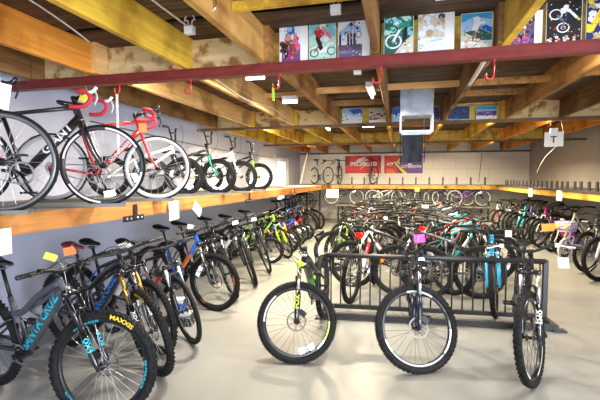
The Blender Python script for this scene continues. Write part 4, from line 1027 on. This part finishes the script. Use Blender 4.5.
# ------------------------------------------------------------------ bikes just behind the rack
G_A='bikes right behind the black rack'
def rear(kind,x,y,head):  # front contact for a given rear contact
    u=uvec(head)*SPEC[kind]['wb']; return (x+u.x,y+u.y,0)
place('trail',0,rear('trail',-.60,5.24,78),78,8,2,dict(paint='white',paint2='black',fork='black',stripe='red'),'white and black mountain bike behind the rack, rear end and red reflector toward us',G_A,stripe=1,rrefl=1,crank=.6)
place('trail',0,(-.68,6.02,0),166,6,-3,dict(paint='black',fork='black',stripe='silver'),'black bike behind the rack, front wheel facing the left aisle',G_A,stripe=1,crank=.3,refl=((3.4,'refl_w'),))
place('trail',0,rear('trail',.22,6.15,74),74,-10,2,dict(paint='black',paint2='maroon',fork='black',stripe='maroon'),'black and maroon mountain bike behind the rack, second red reflector from the left',G_A,stripe=1,rrefl=1,crank=.9)
place('trail',0,(-.02,5.72,0),186,-8,3,dict(paint='charcoal',fork='black',stripe='white'),'charcoal mountain bike lying along the rack, wheel behind the middle bars',G_A,stripe=1,crank=1.5,refl=((2.4,'refl_w'),(.6,'refl_o')))
place('trail',0,(.70,5.95,0),-62,20,-2,dict(paint='black',fork='black',stripe='grey',bar='silver'),'black mountain bike behind the rack, narrow wheel next to the blue-forked bike',G_A,stripe=1,crank=.2)
place('trail',0,(1.13,5.14,0),-98,-8,2,dict(paint='sky',paint2='navy',fork='sky',stanchion=CHROME,stripe='white'),'light blue mountain bike facing us through the right part of the rack',G_A,stripe=1,crank=.4,refl=((3.5,'refl_o'),))
place('trail',0,(1.02,6.35,0),-112,24,3,dict(paint='black',fork='black',stripe='purple'),'black and purple bike behind the rack, wheel beside the light blue bike',G_A,stripe=1,crank=1.1)
# ------------------------------------------------------------------ centre stands: two columns back to back
ORD='first second third fourth fifth sixth seventh eighth ninth tenth eleventh twelfth thirteenth fourteenth fifteenth sixteenth seventeenth eighteenth nineteenth twentieth'.split()
KW={'enduro':'mountain bike','trail':'mountain bike','hybrid':'hybrid bike','road':'road bike','kids':'kids bike','bmx':'small bike','step':'step-through bike'}
def colr(c): return c
G_R='centre bikes facing the right aisle'
RC=[('trail','aqua','white'),('trail','orange','black'),('trail','sky','black'),('hybrid','red','black'),('trail','black','white'),('trail','teal','black'),('hybrid','white','black'),('trail','black','red'),('trail','navy','silver'),('hybrid','black','white'),('trail','silver','black'),('trail','black','lime'),('hybrid','blue','black'),('trail','black','white'),('trail','grey','black'),('hybrid','black','silver'),('trail','maroon','black')]
for i,(k,c,f_) in enumerate(RC):
    y=6.85+i*.40; x=1.52+rnd.uniform(-.12,.12)
    lod=0 if i<3 else 1
    rf={} if i%3 else dict(refl=((rnd.uniform(0,6),'refl_w'),))
    if lod==0: rf['stripe']=1
    place(k,lod,(x,y,0),rnd.uniform(-6,26),rnd.uniform(-30,14),rnd.uniform(-5,5),dict(paint=c,fork=f_,stripe=f_),f'{c} {KW[k]} with {f_} fork, {ORD[i]} from the rack in the centre column facing right',G_R,crank=round(rnd.choice((.3,1.2,2.2)),1),**rf)
G_C='centre bikes facing the left aisle'
LC=[('trail','black','black'),('trail','black','lime'),('hybrid','charcoal','black'),('trail','black','white'),('trail','maroon','black'),('hybrid','black','silver'),('trail','white','black'),('trail','black','black'),('trail','orange','black'),('hybrid','grey','black'),('trail','black','red'),('trail','navy','black'),('hybrid','black','white'),('trail','charcoal','black'),('trail','black','yellow')]
for i,(k,c,f_) in enumerate(LC):
    y=6.95+i*.42; x=-1.10+rnd.uniform(-.12,.12)+(.0 if i<9 else .1)
    rf={} if i%4 else dict(refl=((rnd.uniform(0,6),'refl_w'),))
    place(k,1 if i>1 else 0,(x,y,0),rnd.uniform(192,230),rnd.uniform(-24,14),rnd.uniform(-4,4),dict(paint=c,fork=f_),f'{c} {KW[k]} with {f_} fork, {ORD[i]} from the rack in the centre column facing left',G_C,crank=round(rnd.choice((.3,1.2,2.2)),1),**rf)
# middle bikes standing between the two columns
G_M='bikes standing between the two centre columns'
MC=[('black','red'),('black','white'),('silver','black'),('black','gold'),('brown','black'),('red','white'),('black','silver'),('cream','black'),('black','orange'),('grey','white'),('black','blue'),('white','red'),('charcoal','white'),('black','maroon')]
for i,(c,f_) in enumerate(MC):
    place('trail' if i%2 else 'hybrid',1,(.18+rnd.uniform(-.2,.25),7.1+i*.5,0),rnd.choice((-100,-80,-70,100,80)),rnd.uniform(-20,20),rnd.uniform(-4,4),dict(paint=c,fork=f_),f'{c} bike with {f_} fork, {ORD[i]} from the rack between the two centre columns',G_M,crank=1.2)
# ------------------------------------------------------------------ right row
G_W='bikes parked under the right shelf'
RW=[('trail','black','black',6.75,3.10),('trail','black','silver',7.30,3.12),('trail','charcoal','black',7.95,3.20),('step','purple','white',8.85,3.22),('step','cream','white',9.35,3.35),('kids','pink','white',9.95,3.30),('hybrid','black','black',10.3,3.25),('step','magenta','white',10.7,3.25),('hybrid','black','grey',11.05,3.2),('step','purple','black',11.4,3.15),('hybrid','aqua','aqua',11.75,3.12),('trail','black','black',12.1,3.1),('trail','brown','black',12.45,3.05),('hybrid','black','silver',12.75,3.0),('trail','charcoal','black',13.05,2.95),('road','white','red',13.4,2.80)]
for i,(k,c,f_,y,x) in enumerate(RW):
    if k=='step' and i==3: 
        place('kids',0,(x-.03,8.85,0),-150,6,3,dict(paint='purple',fork='lilac',rim='lilac',basket='lilac',petal='yellow',grip='white',saddle='lilac',rubber=mat('pale_tyre',(.45,.45,.5),.7)),'purple kids bike with a flower basket under the right shelf',G_W,basket=1,refl=((.6,'refl_w'),(3.9,'refl_w')),frefl='refl_w'); continue
    lod=0 if i<3 else 1
    rf={} if i%3 else dict(refl=((rnd.uniform(0,6),'refl_w'),))
    place(k,lod,(x,y,0),-150+rnd.uniform(-5,5),rnd.uniform(0,14),rnd.uniform(2,5),dict(paint=c,fork=f_,saddle='pink' if c=='pink' else 'black'),f'{c} {KW[k]} with {f_} fork, {ORD[i]} from the near end under the right shelf',G_W,crank=round(rnd.choice((.3,1.2)),1),**rf)
# ------------------------------------------------------------------ back wall: three bikes on the shelf, a second tier below
G_B='bikes on the back shelf'
place('road',1,(-2.68,15.12,1.41),-46,4,0,dict(paint='white',fork='white',tape='black',rim='black'),'white road bike on the back shelf, closest to the left wall',G_B,spec=dict(spk=16))
place('road',1,(-2.22,15.02,1.41),-76,8,0,dict(paint='black',fork='black',tape='black',rim='black'),'black road bike facing out from the back shelf, beside the red banner',G_B)
place('road',1,(-.98,15.02,1.41),-78,22,0,dict(paint='grey',fork='black',tape='red',rim='black'),'grey road bike on the back shelf in front of the red banner',G_B)
bn=empty('low_bench',(.4,15.1,0),label='low dark bench along the back wall carrying a row of bikes',category='bench')
spart(bn,B(-2.3,3.0,14.55,15.85,.63,.67),'bench_top',DECK)
for x in(-2.2,-.9,.4,1.7,2.9):
    for y in(14.62,15.78): spart(bn,B(x-.03,x+.03,y-.03,y+.03,0,.63),'leg',RACKM)
G_T='bikes on the low bench at the back wall'
for i,(x,h,c) in enumerate(((-1.55,10,'black'),(-.85,190,'silver'),(-.05,12,'white'),(.75,8,'grey'),(1.35,188,'cream'),(2.0,5,'black'),(2.75,8,'purple'))):
    place('bmx',1,(x,14.8+.12*(i%2),.672),h,0,0,dict(paint=c,fork='black',rubber=RUBBER,rim='silver',bar='black'),f'{c} bike on the low back bench, {ORD[i]} from its left end',G_T,spec=dict(R=.29,rise=.0,tw=.035,a2c=.29,htl=.05,sh=.30),**({'refl':((2.0,'refl_w'),)} if i in(0,1,6) else {}))
# dark storage rack and leaning board near the frosted door
ra=empty('storage_rack',(-3.1,12.9,0),label='tall black metal storage rack near the frosted door',category='rack')
for x in(-3.45,-2.75):
    for y in(11.9,13.9): spart(ra,B(x-.02,x+.02,y-.02,y+.02,0,1.26),'post',RACKM)
for z in(.45,.85,1.2):
    q=MB()
    for x in(-3.45,-2.75): B(x-.015,x+.015,11.9,13.9,z-.015,z+.015,'a',q)
    for y in(11.9,12.9,13.9): B(-3.45,-2.75,y-.015,y+.015,z-.015,z+.015,'a',q)
    spart(ra,q,'shelf_frame',RACKM)
for i,(y,z) in enumerate(((12.2,.70),(12.55,.70),(12.95,.70),(13.35,.70))):
    q=MB(); c=Vector((-3.1,y,z+.47)); q.lathe(c,[(.31,-.02),(.33,0),(.31,.02),(.29,0)],'t',28); 
    for a in range(10): q.tube([c,c+Vector((.3*math.cos(a*.628),0,.3*math.sin(a*.628)))],.002,'s',3,False)
    q.lathe(c,[(0,-.04),(.02,-.04),(.02,.04),(0,.04)],'s',8,closed=False)
    o=q.build('spare_wheel',{'t':RUBBER,'s':SPOKE}); o['label']=f'loose spare wheel standing on the black storage rack, {ORD[i]} from its near end'; o['category']='wheel'; o['group']='spare wheels'
    o.location=(0,0,-.33-.0+.0)
q=MB(); M=Matrix.Rotation(rad(12),3,'Y'); q.box((-3.42,14.3,1.99),(.05,.10,1.15),'a',M@Matrix.Rotation(rad(-6),3,'X')); thing(q,'leaning_board',mat('pale_board',(.62,.56,.47),.7),'pale board leaning upright at the far end of the left shelf','board')
# ------------------------------------------------------------------ price tags, cards, box
TAGB={}
def card(name,c,w,h,nrm,m,label,cat='price tag',group='price tags and cards',tilt=0,string=None):
    """a small card hanging by a loop, facing nrm"""
    nrm=Vector(nrm).normalized(); rt=Vector((0,0,1)).cross(nrm).normalized(); up=nrm.cross(rt)
    Mx=Matrix((rt,up,nrm)).transposed()@Matrix.Rotation(rad(tilt),3,'Z')
    c=Vector(c); q=MB(); q.box(c,(w,h,.0015),'a',Mx)
    o=thing(q,name,m,label,cat,group)
    if string:
        s=MB(); a=c+Mx@Vector((0,h/2,0)); s.tube([a-Vector((0,0,.006)),a.lerp(Vector(string),.5)+Vector((.004,0,0)),Vector(string)],.0015,'a',5); s.build('tag_string',WHITE,o)
    return o
def wp(info,p,steer=False):
    p=Vector(p)
    if steer: p=info['MS']@p
    return info['W']@p
YEL=mat('yellow_card',(.90,.75,.05),.6); ORC=mat('orange_card',(.95,.28,.07),.6); PKC=mat('pink_card',(.95,.12,.55),.6)
toc=lambda p:(Vector((0,0,H))-Vector(p)).normalized()
def bt(info,key,offs,w,h,m,label,tilt=0):
    base=info['meta'][key]; p=wp(info,base+Vector(offs),key=='HC'); a=wp(info,base,key=='HC')
    n=toc(p); card('hanging_tag',p,w,h,n,m,label,tilt=tilt,string=a+Vector((0,0,.03)))
bt(L1,'HC',(-.02,-.10,.10),.075,.045,YEL,'yellow tag at the handlebar of the slate grey mountain bike',-25)
bt(L1,'HC',(.02,.02,-.16),.035,.085,PAPER,'small white tag hanging below the bars of the slate grey mountain bike',-8)
bt(L2,'SP',(.02,-.06,-.03),.10,.075,ORC,'orange tag on the saddle of the black bike with blue lettering',8)
bt(L2b,'HC',(.0,-.05,.02),.07,.05,PAPER,'white tag on the black and blue bike behind the gold-forked one',20)
bt(L3,'SP',(.02,-.06,-.02),.09,.06,PAPER,'white tag on the saddle of the black bike with red bands',15)
bt(L4,'HC',(-.05,-.1,.05),.07,.05,PAPER,'white tag at the bars of the blue bike with orange accents',-10)
bt(F2,'HC',(-.08,.0,.10),.10,.075,PKC,'bright pink tag over the bars of the dark blue rack bike',8)
bt(F3,'HC',(-.02,.24,-.10),.075,.085,PAPER,'white tag hanging from the bars of the black rack bike',5)
U1c=Vector((-2.46,2.02,2.17)); card('hanging_card',U1c,.11,.16,toc(U1c),PAPER,'white notched card hanging on the bars of the nearest shelf bike',tilt=-8,string=U1c+Vector((0,0,.13)))
U2c=wp(U2,U2['meta']['HC']+Vector((.02,-.08,-.02)),True); card('hanging_card',U2c,.07,.10,toc(U2c),YEL,'yellow card between the red and white drop bars',tilt=-20,string=U2c+Vector((0,0,.08)))
U3c=wp(U3,U3['meta']['HC']+Vector((-.02,-.06,-.14)),True); card('hanging_card',U3c,.075,.14,toc(U3c),ORC,'orange card hanging from the bars of the red road bike',tilt=4,string=U3c+Vector((0,0,.12)))
for c,w,h,t,lb in (((-2.47,2.02,1.24),.10,.17,0,'white paper hung on the shelf beam at the near left edge'),((-2.47,4.02,1.285),.20,.21,2,'white notice pinned on the shelf beam under the red road bike'),((-2.44,4.50,1.265),.21,.12,-35,'tilted white card stuck on the shelf beam by the white notice'),
   ((3.07,8.95,1.30),.14,.20,0,'white sign on the yellow right shelf beam, closer to us'),((3.07,10.75,1.30),.14,.20,0,'white sign on the yellow right shelf beam, farther away')):
    card('paper_sign',c,w,h,(1,0,0) if c[0]<0 else (-1,-.4,0),PAPER,lb,'paper sign','paper signs on the shelf beams',tilt=t)
card('paper_sign',(-2.25,13.6,1.12),.42,.30,(0,-1,0),mat('cream_card',(.75,.68,.55),.7),'cream sign hanging under the far end of the left shelf','paper sign','paper signs on the shelf beams',string=(-2.25,13.6,1.40))
sg=card('hanging_sign',(2.46,7.49,2.29),.27,.24,(-.3,-1,0),PAPER,'white square hanging sign near the right wall','sign',None,string=(2.46,7.49,2.44))
q=MB(); q.text('T',(2.455,7.482,2.28),(1,-.3,0),(-.3,-1,0),.16,'a',shear=0,bold=.01); q.build('sign_mark',BLACK,sg)
q=MB(); q.box((2.46,7.50,2.44),(.11,.03,.07),'a'); q.build('sign_clip',PAPER,sg)
for c,w,h,m,lb in (((3.12,9.52,.60),.32,.16,ORC,'orange card on the bikes under the right shelf'),((-.22,6.6,.98),.06,.09,PAPER,'small white tag hanging among the bikes behind the rack'),((.55,13.9,1.27),.14,.14,YEL,'yellow card on the back shelf beam'),((1.6,6.6,.82),.09,.12,PAPER,'white tag on the aqua bike behind the rack'),((.55,9.3,1.0),.14,.10,PAPER,'white card among the handlebars in the centre column')):
    card('hanging_tag',c,w,h,toc(c),m,lb,tilt=rnd.uniform(-8,8))
# small display box on the floor under the left row
r=empty('display_box',(-2.42,4.02,0),label='small white and blue box on a black base on the floor under the left row',category='box'); r.rotation_euler=(0,0,rad(12))
q=MB(); q.box((0,0,.02),(.34,.26,.04),'a'); q.box((0,0,.06),(.30,.22,.05),'a'); q.build('base',BLACK,r)
q=MB(); q.box((0,.02,.18),(.24,.12,.19),'a'); q.build('carton',WHITE,r)
q=MB(); q.box((.02,-.043,.20),(.15,.004,.07),'a'); q.build('carton_panel',paint('blue'),r)
# cable on the floor at the left aisle
cable('floor_cable',[(-1.0,4.9,.006),(-.98,5.6,.006),(-1.15,6.2,.006),(-1.12,6.9,.006)],.006,BLACK,'thin black cable lying on the floor of the left aisle')
